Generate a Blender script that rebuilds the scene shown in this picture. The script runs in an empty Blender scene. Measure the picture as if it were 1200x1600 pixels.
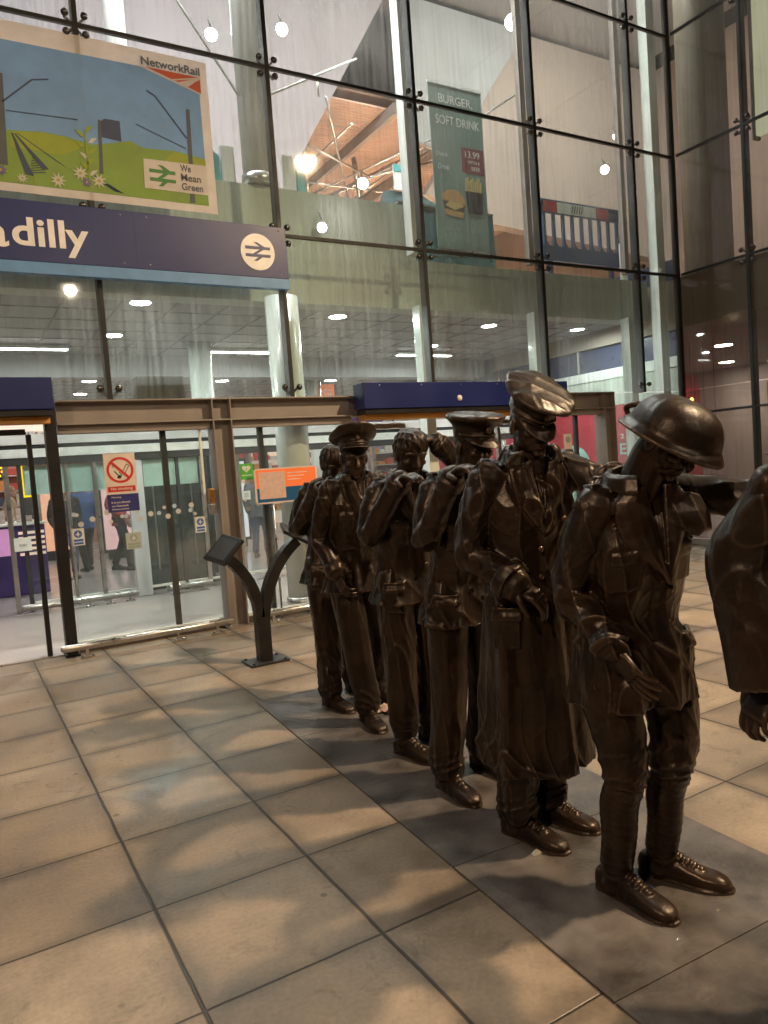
import bpy, bmesh, math, random
import numpy as np
from mathutils import Vector, Matrix, noise as mnoise
R = math.radians
random.seed(7); rng = np.random.default_rng(7)
S = bpy.context.scene
COL = S.collection

# ------------------------------------------------------------------ camera
CH = 1.53
yaw, pitch, roll = 0.526849, -0.0609022, -0.0725821
fw = Vector((math.sin(yaw)*math.cos(pitch), math.cos(yaw)*math.cos(pitch), math.sin(pitch)))
r0 = Vector((math.cos(yaw), -math.sin(yaw), 0)); u0 = r0.cross(fw)
rr = r0*math.cos(roll)+u0*math.sin(roll); uu = -r0*math.sin(roll)+u0*math.cos(roll)
cd = bpy.data.cameras.new('camera'); cam = bpy.data.objects.new('camera', cd); COL.objects.link(cam)
cam.matrix_world = Matrix(((rr.x, uu.x, -fw.x, 0), (rr.y, uu.y, -fw.y, 0), (rr.z, uu.z, -fw.z, CH), (0, 0, 0, 1)))
cd.sensor_fit = 'VERTICAL'; cd.sensor_height = 36; cd.lens = 1148.67/1600*36
cd.clip_start = 0.05; cd.clip_end = 500
S.camera = cam

# ------------------------------------------------------------------ world, light, exposure
S.view_settings.view_transform = 'Standard'; S.view_settings.look = 'None'
S.view_settings.exposure = 0.0; S.view_settings.gamma = 1.0
w = bpy.data.worlds.new("World"); S.world = w; w.use_nodes = True
nt = w.node_tree; bg = nt.nodes['Background']
sky = nt.nodes.new('ShaderNodeTexSky'); sky.sky_type = 'NISHITA'; sky.sun_disc = False
sky.sun_elevation = R(-6.5); sky.sun_rotation = R(95)
nt.links.new(sky.outputs[0], bg.inputs[0]); bg.inputs[1].default_value = 0.15
S.render.engine = 'CYCLES'
cy = S.cycles
cy.max_bounces = 10; cy.diffuse_bounces = 3; cy.glossy_bounces = 4; cy.transmission_bounces = 4; cy.transparent_max_bounces = 24
cy.use_denoising = True; cy.sample_clamp_indirect = 4.0; cy.caustics_reflective = False; cy.caustics_refractive = False
try: cy.use_light_tree = True
except Exception: pass

# ------------------------------------------------------------------ helpers
def link(o, parent=None):
    COL.objects.link(o)
    if parent is not None: o.parent = parent
    return o
def tag(o, label=None, cat=None, group=None, kind=None):
    if label: o['label'] = label
    if cat: o['category'] = cat
    if group: o['group'] = group
    if kind: o['kind'] = kind
    return o
def thing(name, label, cat, loc=(0, 0, 0), rz=0.0, group=None):
    o = bpy.data.objects.new(name, None); o.empty_display_size = .2; link(o)
    o.location = loc; o.rotation_euler = (0, 0, rz)
    return tag(o, label, cat, group)
def kids(o): return [c for c in bpy.data.objects if c.parent == o]
def copy_tree(o, parent=None):
    c = o.copy(); COL.objects.link(c)
    if parent is not None: c.parent = parent
    for ch in kids(o): copy_tree(ch, c)
    return c

class MB:
    """collects geometry with material slots, builds ONE mesh object"""
    def __init__(s): s.v = []; s.f = []; s.m = []; s.sm = []; s.mi = 0; s.smooth = False
    def add(s, vs, fs, smooth=None):
        b = len(s.v); s.v += [tuple(map(float, a)) for a in vs]
        for f in fs: s.f.append(tuple(b+i for i in f)); s.m.append(s.mi); s.sm.append(s.smooth if smooth is None else smooth)
        return s
    def box(s, x0, x1, y0, y1, z0, z1, bev=0.0):
        if bev <= 0:
            return s.add([(x0,y0,z0),(x1,y0,z0),(x1,y1,z0),(x0,y1,z0),(x0,y0,z1),(x1,y0,z1),(x1,y1,z1),(x0,y1,z1)],
                         [(0,3,2,1),(4,5,6,7),(0,1,5,4),(1,2,6,5),(2,3,7,6),(3,0,4,7)], False)
        bm = bmesh.new(); bmesh.ops.create_cube(bm, size=1)
        for v in bm.verts: v.co = Vector(((x0+x1)/2+v.co.x*(x1-x0), (y0+y1)/2+v.co.y*(y1-y0), (z0+z1)/2+v.co.z*(z1-z0)))
        bmesh.ops.bevel(bm, geom=bm.edges[:], offset=bev, segments=2, affect='EDGES', profile=.7)
        bm.verts.index_update()
        s.add([v.co[:] for v in bm.verts], [[v.index for v in f.verts] for f in bm.faces], False); bm.free(); return s
    def bar(s, a, b, w, h, up=(0, 0, 1)):
        a = Vector(a); b = Vector(b); d = (b-a).normalized(); u = Vector(up); x = d.cross(u)
        if x.length < 1e-4: x = d.cross(Vector((1, 0, 0)))
        x.normalize(); u = x.cross(d)
        c = [p + x*i*w/2 + u*j*h/2 for p in (a, b) for i, j in ((-1,-1),(1,-1),(1,1),(-1,1))]
        return s.add(c, [(0,1,2,3),(7,6,5,4),(0,4,5,1),(1,5,6,2),(2,6,7,3),(3,7,4,0)], False)
    def tube(s, pts, r, n=12, cap=True):
        P = [Vector(p) for p in pts]; rs = r if hasattr(r, '__len__') else [r]*len(P)
        vs = []; fs = []; ref = None
        for i, p in enumerate(P):
            d = (P[min(i+1, len(P)-1)]-P[max(i-1, 0)]).normalized()
            if ref is None:
                ref = Vector((0, 0, 1)) if abs(d.z) < .9 else Vector((1, 0, 0))
            x = d.cross(ref).normalized(); y = x.cross(d); ref = y
            # keep frame
            for k in range(n):
                a = 2*math.pi*k/n; vs.append(p+(x*math.cos(a)+y*math.sin(a))*rs[i])
        for i in range(len(P)-1):
            for k in range(n):
                fs.append((i*n+k, i*n+(k+1) % n, (i+1)*n+(k+1) % n, (i+1)*n+k))
        s.add(vs, fs, True)
        if cap:
            b = len(s.v)-len(vs)
            s.f.append(tuple(b+k for k in range(n))[::-1]); s.m.append(s.mi); s.sm.append(False)
            e = b+(len(P)-1)*n; s.f.append(tuple(e+k for k in range(n))); s.m.append(s.mi); s.sm.append(False)
        return s
    def lathe(s, prof, c=(0, 0, 0), n=32, axis='z', smooth=True):
        vs = []; fs = []
        for r, h in prof:
            for k in range(n):
                a = 2*math.pi*k/n; x, y = r*math.cos(a), r*math.sin(a)
                if axis == 'z': vs.append((c[0]+x, c[1]+y, c[2]+h))
                elif axis == 'y': vs.append((c[0]+x, c[1]+h, c[2]-y))
                else: vs.append((c[0]+h, c[1]+x, c[2]+y))
        m = len(prof)
        for i in range(m-1):
            for k in range(n): fs.append((i*n+k, i*n+(k+1) % n, (i+1)*n+(k+1) % n, (i+1)*n+k))
        s.add(vs, fs, smooth); b = len(s.v)-len(vs)
        if prof[0][0] > 1e-4: s.f.append(tuple(b+k for k in range(n))[::-1]); s.m.append(s.mi); s.sm.append(False)
        if prof[-1][0] > 1e-4: s.f.append(tuple(b+(m-1)*n+k for k in range(n))); s.m.append(s.mi); s.sm.append(False)
        return s
    def cyl(s, c, r, h, n=24, axis='z'): return s.lathe([(r, 0), (r, h)], c, n, axis)
    def poly(s, pts, y0, y1):
        """XZ outline (counter-clockwise seen from -Y) extruded y0 (front) .. y1 (back)"""
        n = len(pts); vs = [(x, y0, z) for x, z in pts]+[(x, y1, z) for x, z in pts]
        return s.add(vs, [tuple(range(n)), tuple(range(2*n-1, n-1, -1))]+[(i, i+n, (i+1) % n+n, (i+1) % n) for i in range(n)], False)
    def build(s, name, mats, parent=None, loc=None):
        me = bpy.data.meshes.new(name); me.from_pydata(s.v, [], s.f)
        for m in (mats if isinstance(mats, (list, tuple)) else [mats]): me.materials.append(m)
        me.polygons.foreach_set('material_index', s.m); me.polygons.foreach_set('use_smooth', s.sm); me.update()
        o = bpy.data.objects.new(name, me); link(o, parent)
        if loc: o.location = loc
        return o

def text_obj(name, body, x0, x1, z0, z1, y, mat, parent=None, bold=0.0, thick=0.004, shear=0.0, M4=None, fit=True, condensed=None):
    cu = bpy.data.curves.new(name, 'FONT'); cu.body = body; cu.size = 1; cu.offset = bold; cu.extrude = .01; cu.shear = shear
    cu.resolution_u = 4; cu.space_line = .95
    t = bpy.data.objects.new(name, cu); COL.objects.link(t)
    me = bpy.data.meshes.new_from_object(t.evaluated_get(bpy.context.evaluated_depsgraph_get()))
    bpy.data.objects.remove(t); bpy.data.curves.remove(cu)
    n = len(me.vertices); co = np.empty(n*3); me.vertices.foreach_get('co', co); co = co.reshape(-1, 3)
    mn = co.min(0); mx = co.max(0); d = np.maximum(mx-mn, 1e-6)
    sx = (x1-x0)/d[0]; sz = (z1-z0)/d[1]
    out = np.stack([x0+(co[:, 0]-mn[0])*sx, np.full(n, y)-(co[:, 2]-mn[2])/d[2]*thick, z0+(co[:, 1]-mn[1])*sz], 1)
    me.vertices.foreach_set('co', out.ravel()); me.materials.clear(); me.materials.append(mat); me.update(); me.name = name
    o = bpy.data.objects.new(name, me); link(o, parent)
    if M4 is not None: me.transform(M4)
    return o

# ------------------------------------------------------------------ materials
def N(nt, t, **k):
    n = nt.nodes.new(t)
    for a, b in k.items():
        if a[0] == 'i' and a[1:].isdigit(): n.inputs[int(a[1:])].default_value = b
        else: setattr(n, a, b)
    return n
def mat(name, col, rough=.6, metal=0.0, var=.12, scale=6.0, bump=0.0, bscale=40.0, stretch=(1, 1, 1), coat=0.0, rvar=.15, spec=.5, coords='Object'):
    m = bpy.data.materials.new(name); m.use_nodes = True; nt = m.node_tree; b = nt.nodes['Principled BSDF']; L = nt.links
    b.inputs['Roughness'].default_value = rough; b.inputs['Metallic'].default_value = metal
    b.inputs['Coat Weight'].default_value = coat; b.inputs['Specular IOR Level'].default_value = spec
    tc = N(nt, 'ShaderNodeTexCoord'); mp = N(nt, 'ShaderNodeMapping'); mp.inputs['Scale'].default_value = stretch
    L.new(tc.outputs[coords], mp.inputs[0])
    no = N(nt, 'ShaderNodeTexNoise'); no.inputs['Scale'].default_value = scale; no.inputs['Detail'].default_value = 6; no.inputs['Roughness'].default_value = .6
    L.new(mp.outputs[0], no.inputs['Vector'])
    mr = N(nt, 'ShaderNodeMapRange'); mr.inputs[1].default_value = .3; mr.inputs[2].default_value = .7
    mr.inputs[3].default_value = 1-var; mr.inputs[4].default_value = 1+var; L.new(no.outputs[0], mr.inputs[0])
    mx = N(nt, 'ShaderNodeVectorMath', operation='SCALE'); mx.inputs[0].default_value = col[:3]; L.new(mr.outputs[0], mx.inputs['Scale'])
    L.new(mx.outputs[0], b.inputs['Base Color'])
    m2 = N(nt, 'ShaderNodeMapRange'); m2.inputs[1].default_value = .3; m2.inputs[2].default_value = .7
    m2.inputs[3].default_value = max(.02, rough*(1-rvar)); m2.inputs[4].default_value = min(1, rough*(1+rvar)); L.new(no.outputs[0], m2.inputs[0]); L.new(m2.outputs[0], b.inputs['Roughness'])
    if bump > 0:
        n2 = N(nt, 'ShaderNodeTexNoise'); n2.inputs['Scale'].default_value = bscale; n2.inputs['Detail'].default_value = 5; L.new(mp.outputs[0], n2.inputs['Vector'])
        bu = N(nt, 'ShaderNodeBump'); bu.inputs['Strength'].default_value = bump; bu.inputs['Distance'].default_value = .01
        L.new(n2.outputs[0], bu.inputs['Height']); L.new(bu.outputs[0], b.inputs['Normal'])
    return m
def emit(name, col, k):
    m = bpy.data.materials.new(name); m.use_nodes = True; nt = m.node_tree; nt.nodes.clear()
    e = N(nt, 'ShaderNodeEmission'); e.inputs[0].default_value = (*col, 1); e.inputs[1].default_value = k
    o = N(nt, 'ShaderNodeOutputMaterial'); nt.links.new(e.outputs[0], o.inputs[0]); return m
def screen(name, col, k, base=(.02, .02, .02)):
    m = mat(name, base, .4); b = m.node_tree.nodes['Principled BSDF']
    b.inputs['Emission Color'].default_value = (*col, 1); b.inputs['Emission Strength'].default_value = k; return m
def glassmat(name, tint=(.9, .95, .93), dirt=.06, dirtmax=.22, rough=.03, refl=1.0, dcol=(.62, .62, .6), seed=0.0, streak=True):
    m = bpy.data.materials.new(name); m.use_nodes = True; nt = m.node_tree; nt.nodes.clear(); L = nt.links
    tr = N(nt, 'ShaderNodeBsdfTransparent'); tr.inputs[0].default_value = (*tint, 1)
    gl = N(nt, 'ShaderNodeBsdfGlossy'); gl.inputs['Roughness'].default_value = rough; gl.inputs[0].default_value = (refl, refl, refl, 1)
    fr = N(nt, 'ShaderNodeFresnel'); ge = N(nt, 'ShaderNodeNewGeometry'); io = N(nt, 'ShaderNodeMapRange'); L.new(ge.outputs['Backfacing'], io.inputs[0])
    io.inputs[3].default_value = 1.5; io.inputs[4].default_value = 1/1.5; L.new(io.outputs[0], fr.inputs[0])      # same reflectance on both faces
    mx = N(nt, 'ShaderNodeMixShader'); L.new(fr.outputs[0], mx.inputs[0]); L.new(tr.outputs[0], mx.inputs[1]); L.new(gl.outputs[0], mx.inputs[2])
    tc = N(nt, 'ShaderNodeTexCoord'); mp = N(nt, 'ShaderNodeMapping'); mp.inputs['Scale'].default_value = (22, 22, 1.1) if streak else (3, 3, 3); mp.inputs['Location'].default_value = (seed, seed, 0)
    L.new(tc.outputs['Object'], mp.inputs[0])
    n1 = N(nt, 'ShaderNodeTexNoise'); n1.inputs['Scale'].default_value = 1.0; n1.inputs['Detail'].default_value = 5; L.new(mp.outputs[0], n1.inputs['Vector'])
    n2 = N(nt, 'ShaderNodeTexNoise'); n2.inputs['Scale'].default_value = .9; n2.inputs['Detail'].default_value = 3; L.new(tc.outputs['Object'], n2.inputs['Vector'])
    mu = N(nt, 'ShaderNodeMath', operation='MULTIPLY'); L.new(n1.outputs[0], mu.inputs[0]); L.new(n2.outputs[0], mu.inputs[1])
    mr = N(nt, 'ShaderNodeMapRange'); mr.inputs[1].default_value = .18; mr.inputs[2].default_value = .46; mr.inputs[3].default_value = dirt; mr.inputs[4].default_value = dirtmax
    L.new(mu.outputs[0], mr.inputs[0])
    di = N(nt, 'ShaderNodeBsdfDiffuse'); di.inputs[0].default_value = (*dcol, 1)
    tl = N(nt, 'ShaderNodeBsdfTranslucent'); tl.inputs[0].default_value = (*dcol, 1)
    dm = N(nt, 'ShaderNodeMixShader'); dm.inputs[0].default_value = .6; L.new(di.outputs[0], dm.inputs[1]); L.new(tl.outputs[0], dm.inputs[2])
    m3 = N(nt, 'ShaderNodeMixShader'); L.new(mr.outputs[0], m3.inputs[0]); L.new(mx.outputs[0], m3.inputs[1]); L.new(dm.outputs[0], m3.inputs[2])
    o = N(nt, 'ShaderNodeOutputMaterial'); L.new(m3.outputs[0], o.inputs[0]); return m

def paving_mat():
    m = bpy.data.materials.new('paving'); m.use_nodes = True; nt = m.node_tree; b = nt.nodes['Principled BSDF']; L = nt.links
    g = N(nt, 'ShaderNodeNewGeometry'); sp = N(nt, 'ShaderNodeSeparateXYZ'); L.new(g.outputs['Position'], sp.inputs[0])
    def M(op, a, bb=None, c=None):
        n = N(nt, 'ShaderNodeMath', operation=op)
        for i, v in enumerate((a, bb, c)):
            if v is None: continue
            if isinstance(v, (int, float)): n.inputs[i].default_value = v
            else: L.new(v, n.inputs[i])
        return n.outputs[0]
    wob = N(nt, 'ShaderNodeTexNoise'); wob.inputs['Scale'].default_value = 3; wob.inputs['Detail'].default_value = 4; L.new(g.outputs['Position'], wob.inputs['Vector'])
    wv = M('MULTIPLY', M('SUBTRACT', wob.outputs[0], .5), .012)
    gx = M('DIVIDE', M('ADD', M('SUBTRACT', sp.outputs[0], .485), wv), .601)
    gy = M('DIVIDE', M('ADD', M('SUBTRACT', sp.outputs[1], .855), wv), .6085)
    cx = M('FLOOR', gx); cyy = M('FLOOR', gy)
    dx = M('MULTIPLY', M('SUBTRACT', .5, M('ABSOLUTE', M('SUBTRACT', M('FRACT', gx), .5))), .601)
    dy = M('MULTIPLY', M('SUBTRACT', .5, M('ABSOLUTE', M('SUBTRACT', M('FRACT', gy), .5))), .6085)
    # the long joints are wider than the cross joints
    jx = N(nt, 'ShaderNodeMapRange', interpolation_type='SMOOTHSTEP'); L.new(dx, jx.inputs[0]); jx.inputs[1].default_value = .003; jx.inputs[2].default_value = .0095
    jy = N(nt, 'ShaderNodeMapRange', interpolation_type='SMOOTHSTEP'); L.new(dy, jy.inputs[0]); jy.inputs[1].default_value = .0015; jy.inputs[2].default_value = .0065
    j = M('MULTIPLY', jx.outputs[0], jy.outputs[0])
    cv = N(nt, 'ShaderNodeCombineXYZ'); L.new(cx, cv.inputs[0]); L.new(cyy, cv.inputs[1])
    wn = N(nt, 'ShaderNodeTexWhiteNoise', noise_dimensions='3D'); L.new(cv.outputs[0], wn.inputs['Vector'])
    base = N(nt, 'ShaderNodeValToRGB'); e = base.color_ramp.elements
    e[0].color = (.245, .183, .128, 1); e[1].color = (.415, .318, .228, 1); el = base.color_ramp.elements.new(.5); el.color = (.34, .258, .182, 1)
    L.new(wn.outputs[0], base.inputs[0])
    st = N(nt, 'ShaderNodeTexNoise'); st.inputs['Scale'].default_value = 1.7; st.inputs['Detail'].default_value = 7; st.inputs['Roughness'].default_value = .62; L.new(g.outputs['Position'], st.inputs['Vector'])
    stm = N(nt, 'ShaderNodeMapRange'); L.new(st.outputs[0], stm.inputs[0]); stm.inputs[1].default_value = .33; stm.inputs[2].default_value = .66; stm.inputs[3].default_value = .58; stm.inputs[4].default_value = 1.16
    fine = N(nt, 'ShaderNodeTexNoise'); fine.inputs['Scale'].default_value = 55; fine.inputs['Detail'].default_value = 6; L.new(g.outputs['Position'], fine.inputs['Vector'])
    fm = N(nt, 'ShaderNodeMapRange'); L.new(fine.outputs[0], fm.inputs[0]); fm.inputs[1].default_value = .3; fm.inputs[2].default_value = .7; fm.inputs[3].default_value = .88; fm.inputs[4].default_value = 1.1
    # dark spots of gum and small chips
    vo = N(nt, 'ShaderNodeTexVoronoi'); vo.inputs['Scale'].default_value = 2.6; L.new(g.outputs['Position'], vo.inputs['Vector'])
    gum = N(nt, 'ShaderNodeMapRange'); L.new(vo.outputs['Distance'], gum.inputs[0]); gum.inputs[1].default_value = .028; gum.inputs[2].default_value = .05; gum.inputs[3].default_value = .50; gum.inputs[4].default_value = 1
    jc = N(nt, 'ShaderNodeMapRange'); L.new(j, jc.inputs[0]); jc.inputs[3].default_value = .16; jc.inputs[4].default_value = 1
    ed = N(nt, 'ShaderNodeMapRange', interpolation_type='SMOOTHSTEP'); L.new(M('ADD', M('MINIMUM', dx, dy), M('MULTIPLY', M('SUBTRACT', st.outputs[0], .5), .16)), ed.inputs[0]); ed.inputs[1].default_value = .0; ed.inputs[2].default_value = .075; ed.inputs[3].default_value = .68; ed.inputs[4].default_value = 1
    blot = N(nt, 'ShaderNodeTexNoise'); blot.inputs['Scale'].default_value = 6.5; blot.inputs['Detail'].default_value = 8; blot.inputs['Roughness'].default_value = .7; blot.inputs['Distortion'].default_value = 1.2; L.new(g.outputs['Position'], blot.inputs['Vector'])
    bm_ = N(nt, 'ShaderNodeMapRange'); L.new(blot.outputs[0], bm_.inputs[0]); bm_.inputs[1].default_value = .57; bm_.inputs[2].default_value = .72; bm_.inputs[3].default_value = 1; bm_.inputs[4].default_value = .58
    k = M('MULTIPLY', M('MULTIPLY', M('MULTIPLY', stm.outputs[0], M('MULTIPLY', ed.outputs[0], bm_.outputs[0])), fm.outputs[0]), M('MULTIPLY', gum.outputs[0], jc.outputs[0]))
    sc = N(nt, 'ShaderNodeVectorMath', operation='SCALE'); L.new(base.outputs[0], sc.inputs[0]); L.new(k, sc.inputs['Scale'])
    L.new(sc.outputs[0], b.inputs['Base Color'])
    rm = N(nt, 'ShaderNodeMapRange'); L.new(st.outputs[0], rm.inputs[0])
    wc = N(nt, 'ShaderNodeSeparateXYZ'); L.new(wn.outputs['Color'], wc.inputs[0])
    tilt = M('ADD', M('MULTIPLY', M('SUBTRACT', M('FRACT', gx), .5), M('SUBTRACT', wc.outputs[0], .5)), M('MULTIPLY', M('SUBTRACT', M('FRACT', gy), .5), M('SUBTRACT', wc.outputs[1], .5))); rm.inputs[1].default_value = .35; rm.inputs[2].default_value = .65; rm.inputs[3].default_value = .34; rm.inputs[4].default_value = .66
    L.new(rm.outputs[0], b.inputs['Roughness'])
    h = M('ADD', M('MULTIPLY', j, .8), M('ADD', M('MULTIPLY', fine.outputs[0], .35), M('MULTIPLY', tilt, 1.6)))
    bu = N(nt, 'ShaderNodeBump'); bu.inputs['Strength'].default_value = .55; bu.inputs['Distance'].default_value = .006; L.new(h, bu.inputs['Height']); L.new(bu.outputs[0], b.inputs['Normal'])
    return m

def plinth_mat():
    m = mat('plinth_stone', (.108, .094, .086), .44, 0, .75, 3.2, .35, 60, coords='Object', rvar=.4)
    return m

M = {}
M['paving'] = paving_mat()
M['plinth'] = plinth_mat()
M['black'] = mat('black_metal', (.018, .017, .017), .42, .2, .2, 8)
M['steel_paint'] = mat('brown_grey_paint', (.30, .265, .24), .45, .1, .1, 3, .05, 30)
M['steel'] = mat('brushed_steel', (.62, .60, .58), .3, 1, .1, 12, .04, 90)
M['white'] = mat('white_paint', (.80, .79, .77), .4, 0, .06, 2)
M['colwhite'] = mat('column_paint', (.66, .70, .65), .22, 0, .07, 2.2, coat=.3)
M['concrete'] = mat('green_grey_panel', (.33, .38, .34), .5, 0, .16, 2.2, .08, 18, stretch=(2.5, 1, .6))
M['navy'] = mat('navy_panel', (.012, .022, .13), .38, 0, .1, 2)
M['blue'] = mat('light_blue_stripe', (.12, .28, .55), .4)
M['signwhite'] = mat('sign_white', (.85, .84, .82), .4)
M['amber'] = mat('amber_seal', (.62, .30, .07), .5) or screen('amber_seal', (1, .42, .08), .12, (.42, .22, .06))
M['dark'] = mat('dark_grey', (.032, .032, .033), .5)
M['lilac'] = mat('lilac_wall', (.36, .31, .33), .55, 0, .12, .7, .06, 12, stretch=(1, 1, .3))
M['beige'] = mat('beige_wall', (.34, .275, .235), .6, 0, .06, .6)
M['greyceil'] = mat('grey_ceiling', (.34, .34, .345), .6, 0, .08, .8)
M['floor'] = mat('concourse_floor', (.33, .30, .29), .22, 0, .06, 2.0)
M['lobbyfloor'] = mat('lobby_floor', (.34, .30, .275), .35, 0, .12, 3.0)
M['glass'] = glassmat('facade_glass', dirt=.06, dirtmax=.26)
M['glassR'] = glassmat('return_glass', tint=(.80, .79, .76), dirt=.12, dirtmax=.24, dcol=(.36, .32, .28))
M['doorglass'] = glassmat('door_glass', tint=(.95, .98, .97), dirt=.02, dirtmax=.07, streak=False)
M['teal'] = mat('teal_panel', (.07, .36, .36), .4)
M['red'] = mat('red_shop_panel', (.42, .035, .05), .45)
M['mint'] = mat('mint_panel', (.38, .62, .56), .4)
M['plasticblue'] = mat('blue_plastic', (.02, .05, .12), .45)
M['plasticred'] = mat('red_reflective', (.42, .03, .04), .35)
M['plasticwhite'] = mat('white_reflective', (.62, .68, .62), .35)
M['orange'] = screen('orange_sign', (1, .22, .06), .35, (.75, .16, .04))
M['brass'] = mat('brass', (.75, .38, .10), .3, 1, .15, 30)
M['seal'] = mat('black_rubber', (.012, .012, .012), .6)

# ------------------------------------------------------------------ the setting
D = 7.41                                    # glass line of the station front
XM = [-4.29, -2.40, -0.51, 1.38, 3.27, 5.13, 7.01, 8.88]     # mullions
XC = 9.73                                   # corner where the glass turns towards the street
ZT = [2.35, 4.085, 5.83, 7.58, 9.33, 11.08]
def struct(name, mb, m, parent=None):
    o = mb.build(name, m, parent); return tag(o, kind='structure')
struct('ground', MB().add([(-90,-90,0),(90,-90,0),(90,120,0),(-90,120,0)], [(0,1,2,3)]), M['paving'])
struct('lobby_floor', MB().box(-9, 14.5, D+.02, 10.3, -.2, .006), M['lobbyfloor'])
struct('concourse_floor', MB().box(-12, 14.5, 10.3, 27, -.2, .008), M['floor'])
# the dark slab the figures stand on, turned a little against the paving
th = math.atan(.058)
def plx(y, off): return 2.075+off-.058*(4.72-y)+.06
slab = thing('statue_plinth', 'long dark stone slab set flush in the paving under the bronze soldiers', 'plinth', (0, 0, 0))
yy0, yy1 = 4.71, -1.1; nsl = 7
for i in range(nsl):
    ya = yy0+(yy1-yy0)*i/nsl; yb = yy0+(yy1-yy0)*(i+1)/nsl+.004
    mb = MB(); L0, R0 = -.495, .495
    mb.add([(plx(ya, L0), ya+.02, -.02), (plx(yb, L0), yb+.02, -.02), (plx(yb, R0), yb-.035, -.02), (plx(ya, R0), ya-.035, -.02),
            (plx(ya, L0), ya+.02, .008), (plx(yb, L0), yb+.02, .008), (plx(yb, R0), yb-.035, .008), (plx(ya, R0), ya-.035, .008)],
           [(3,2,1,0),(4,5,6,7),(0,1,5,4),(1,2,6,5),(2,3,7,6),(3,0,4,7)])
    mb.build('stone_slab', M['plinth'], slab)

# ------------------------------------------------------------------ glass front
front = thing('glass_facade', 'tall station front of bolted glass panes with thin black joints', 'glass wall', (0, 0, 0))
allX = XM+[XC]
def row_bays(zi):
    for a, b in zip(allX[:-1], allX[1:]): yield a, b
for zi in range(len(ZT)-1):
    for a, b in row_bays(zi):
        g = MB().box(a+.008, b-.008, D-.006, D+.006, ZT[zi]+.008, ZT[zi+1]-.008)
        g.build('glass_pane', M['glass'], front)
for a, b in ((8.06, 8.872), (8.888, 9.722)):
    MB().box(a, b, D-.006, D+.006, .1, ZT[0]-.01).build('glass_pane', M['glass'], front)
for x in XM[0:]:
    MB().box(x-.022, x+.022, D-.012, D+.11, ZT[0]+(.0), ZT[-1]).build('mullion', M['seal'], front)
MB().box(XC-.03, XC+.03, D-.03, D+.05, 0, ZT[-1]).build('corner_mullion', M['seal'], front)
for z in ZT[1:]:
    for a, b in row_bays(0):
        MB().box(a+.023, b-.023, D-.010, D+.03, z-.017, z+.017).build('transom', M['seal'], front)
def bolts(cx, cy, cz, par, axis='y', sgn=-1, lo=True, hi=True):
    mb = MB()
    for i in (-1, 1):
        for j in ((-1, 1) if lo and hi else ((1,) if hi else (-1,))):
            u, v = i*.085, j*.085
            if axis == 'y':
                mb.lathe([(.0001, -.034), (.022, -.034), (.028, -.026), (.028, -.012), (.034, -.011), (.034, .0)], (cx+u, cy-.006, cz+v), 14, 'y')
                mb.bar((cx+u*.2, cy+.05, cz+v*.2), (cx+u, cy+.05, cz+v), .022, .016, (0, 1, 0))
                mb.tube([(cx+u, cy+.0, cz+v), (cx+u, cy+.055, cz+v)], .01, 8)
            else:
                mb.lathe([(.0001, -.034), (.022, -.034), (.028, -.026), (.028, -.012), (.034, -.011), (.034, .0)], (cx-.006, cy+u, cz+v), 14, 'x')
                mb.bar((cx+.05, cy+u*.2, cz+v*.2), (cx+.05, cy+u, cz+v), .022, .016, (1, 0, 0))
                mb.tube([(cx, cy+u, cz+v), (cx+.055, cy+u, cz+v)], .01, 8)
    return mb.build('spider_fitting', M['boltm'], par)
M['boltm'] = mat('bolt_metal', (.10, .095, .09), .3, .85, .2, 20)
for x in XM[1:]:
    for z in ZT[1:-1]: bolts(x, D, z, front)
    bolts(x, D, ZT[0]+.03, front, lo=False)
# the return of the glass wall towards the street
ret = thing('return_glass_wall', 'dark side wall of tinted bolted glass turning towards the street', 'glass wall', (0, 0, 0))
YR = [7.36, 6.27, 4.38, 2.49, .6]
ZR = [.1]+ZT
for zi in range(len(ZR)-1):
    for a, b in zip(YR[1:], YR[:-1]):
        MB().box(XC-.006, XC+.006, a+.008, b-.008, ZR[zi]+.008, ZR[zi+1]-.008).build('glass_pane', M['glassR'], ret)
for y in YR[1:]:
    MB().box(XC-.012, XC+.11, y-.022, y+.022, 0, ZT[-1]).build('mullion', M['seal'], ret)
for z in ZT[1:]+[2.0]:
    for a, b in zip(YR[1:], YR[:-1]):
        MB().box(XC-.010, XC+.03, a+.023, b-.023, z-.017, z+.017).build('transom', M['seal'], ret)
for y in YR[1:]:
    for z in ZT[1:-1]: bolts(XC, y, z, ret, 'x')
MB().box(XC-.05, XC+.03, .6, 7.36, .009, .1).build('base_rail', M['steel_paint'], ret)
# roof edge of the glass box and the top slab behind it
struct('roof', MB().box(-12, 16, D+.15, 27, 11.2, 11.5), M['greyceil'])

# ------------------------------------------------------------------ steel door portal
por = thing('steel_portal', 'brown grey painted steel beam on posts above the station doors', 'steel frame')
def ibeam(x0, x1, z0, z1, y0, y1, name='beam'):
    mb = MB(); t = .014
    mb.box(x0, x1, y0, y1, z1-t, z1, .003); mb.box(x0, x1, y0, y1, z0, z0+t, .003)
    mb.box(x0, x1, (y0+y1)/2-.006, (y0+y1)/2+.006, z0+t, z1-t)
    return mb.build(name, M['steel_paint'], por)
ibeam(.88, 3.92, 2.12, 2.345, D-.16, D+.05); ibeam(6.95, 8.06, 2.12, 2.345, D-.16, D+.05)
ibeam(3.925, 6.945, 2.12, 2.345, D-.10, D+.05)
for a, b in ((.88, 2.30), (2.52, 3.92), (6.95, 7.85)):
    MB().box(a, b, D-.10, D+.02, 2.045, 2.119, .004).build('door_head', M['steel_dark'] if 'steel_dark' in M else M['steel_paint'], por)
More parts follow.
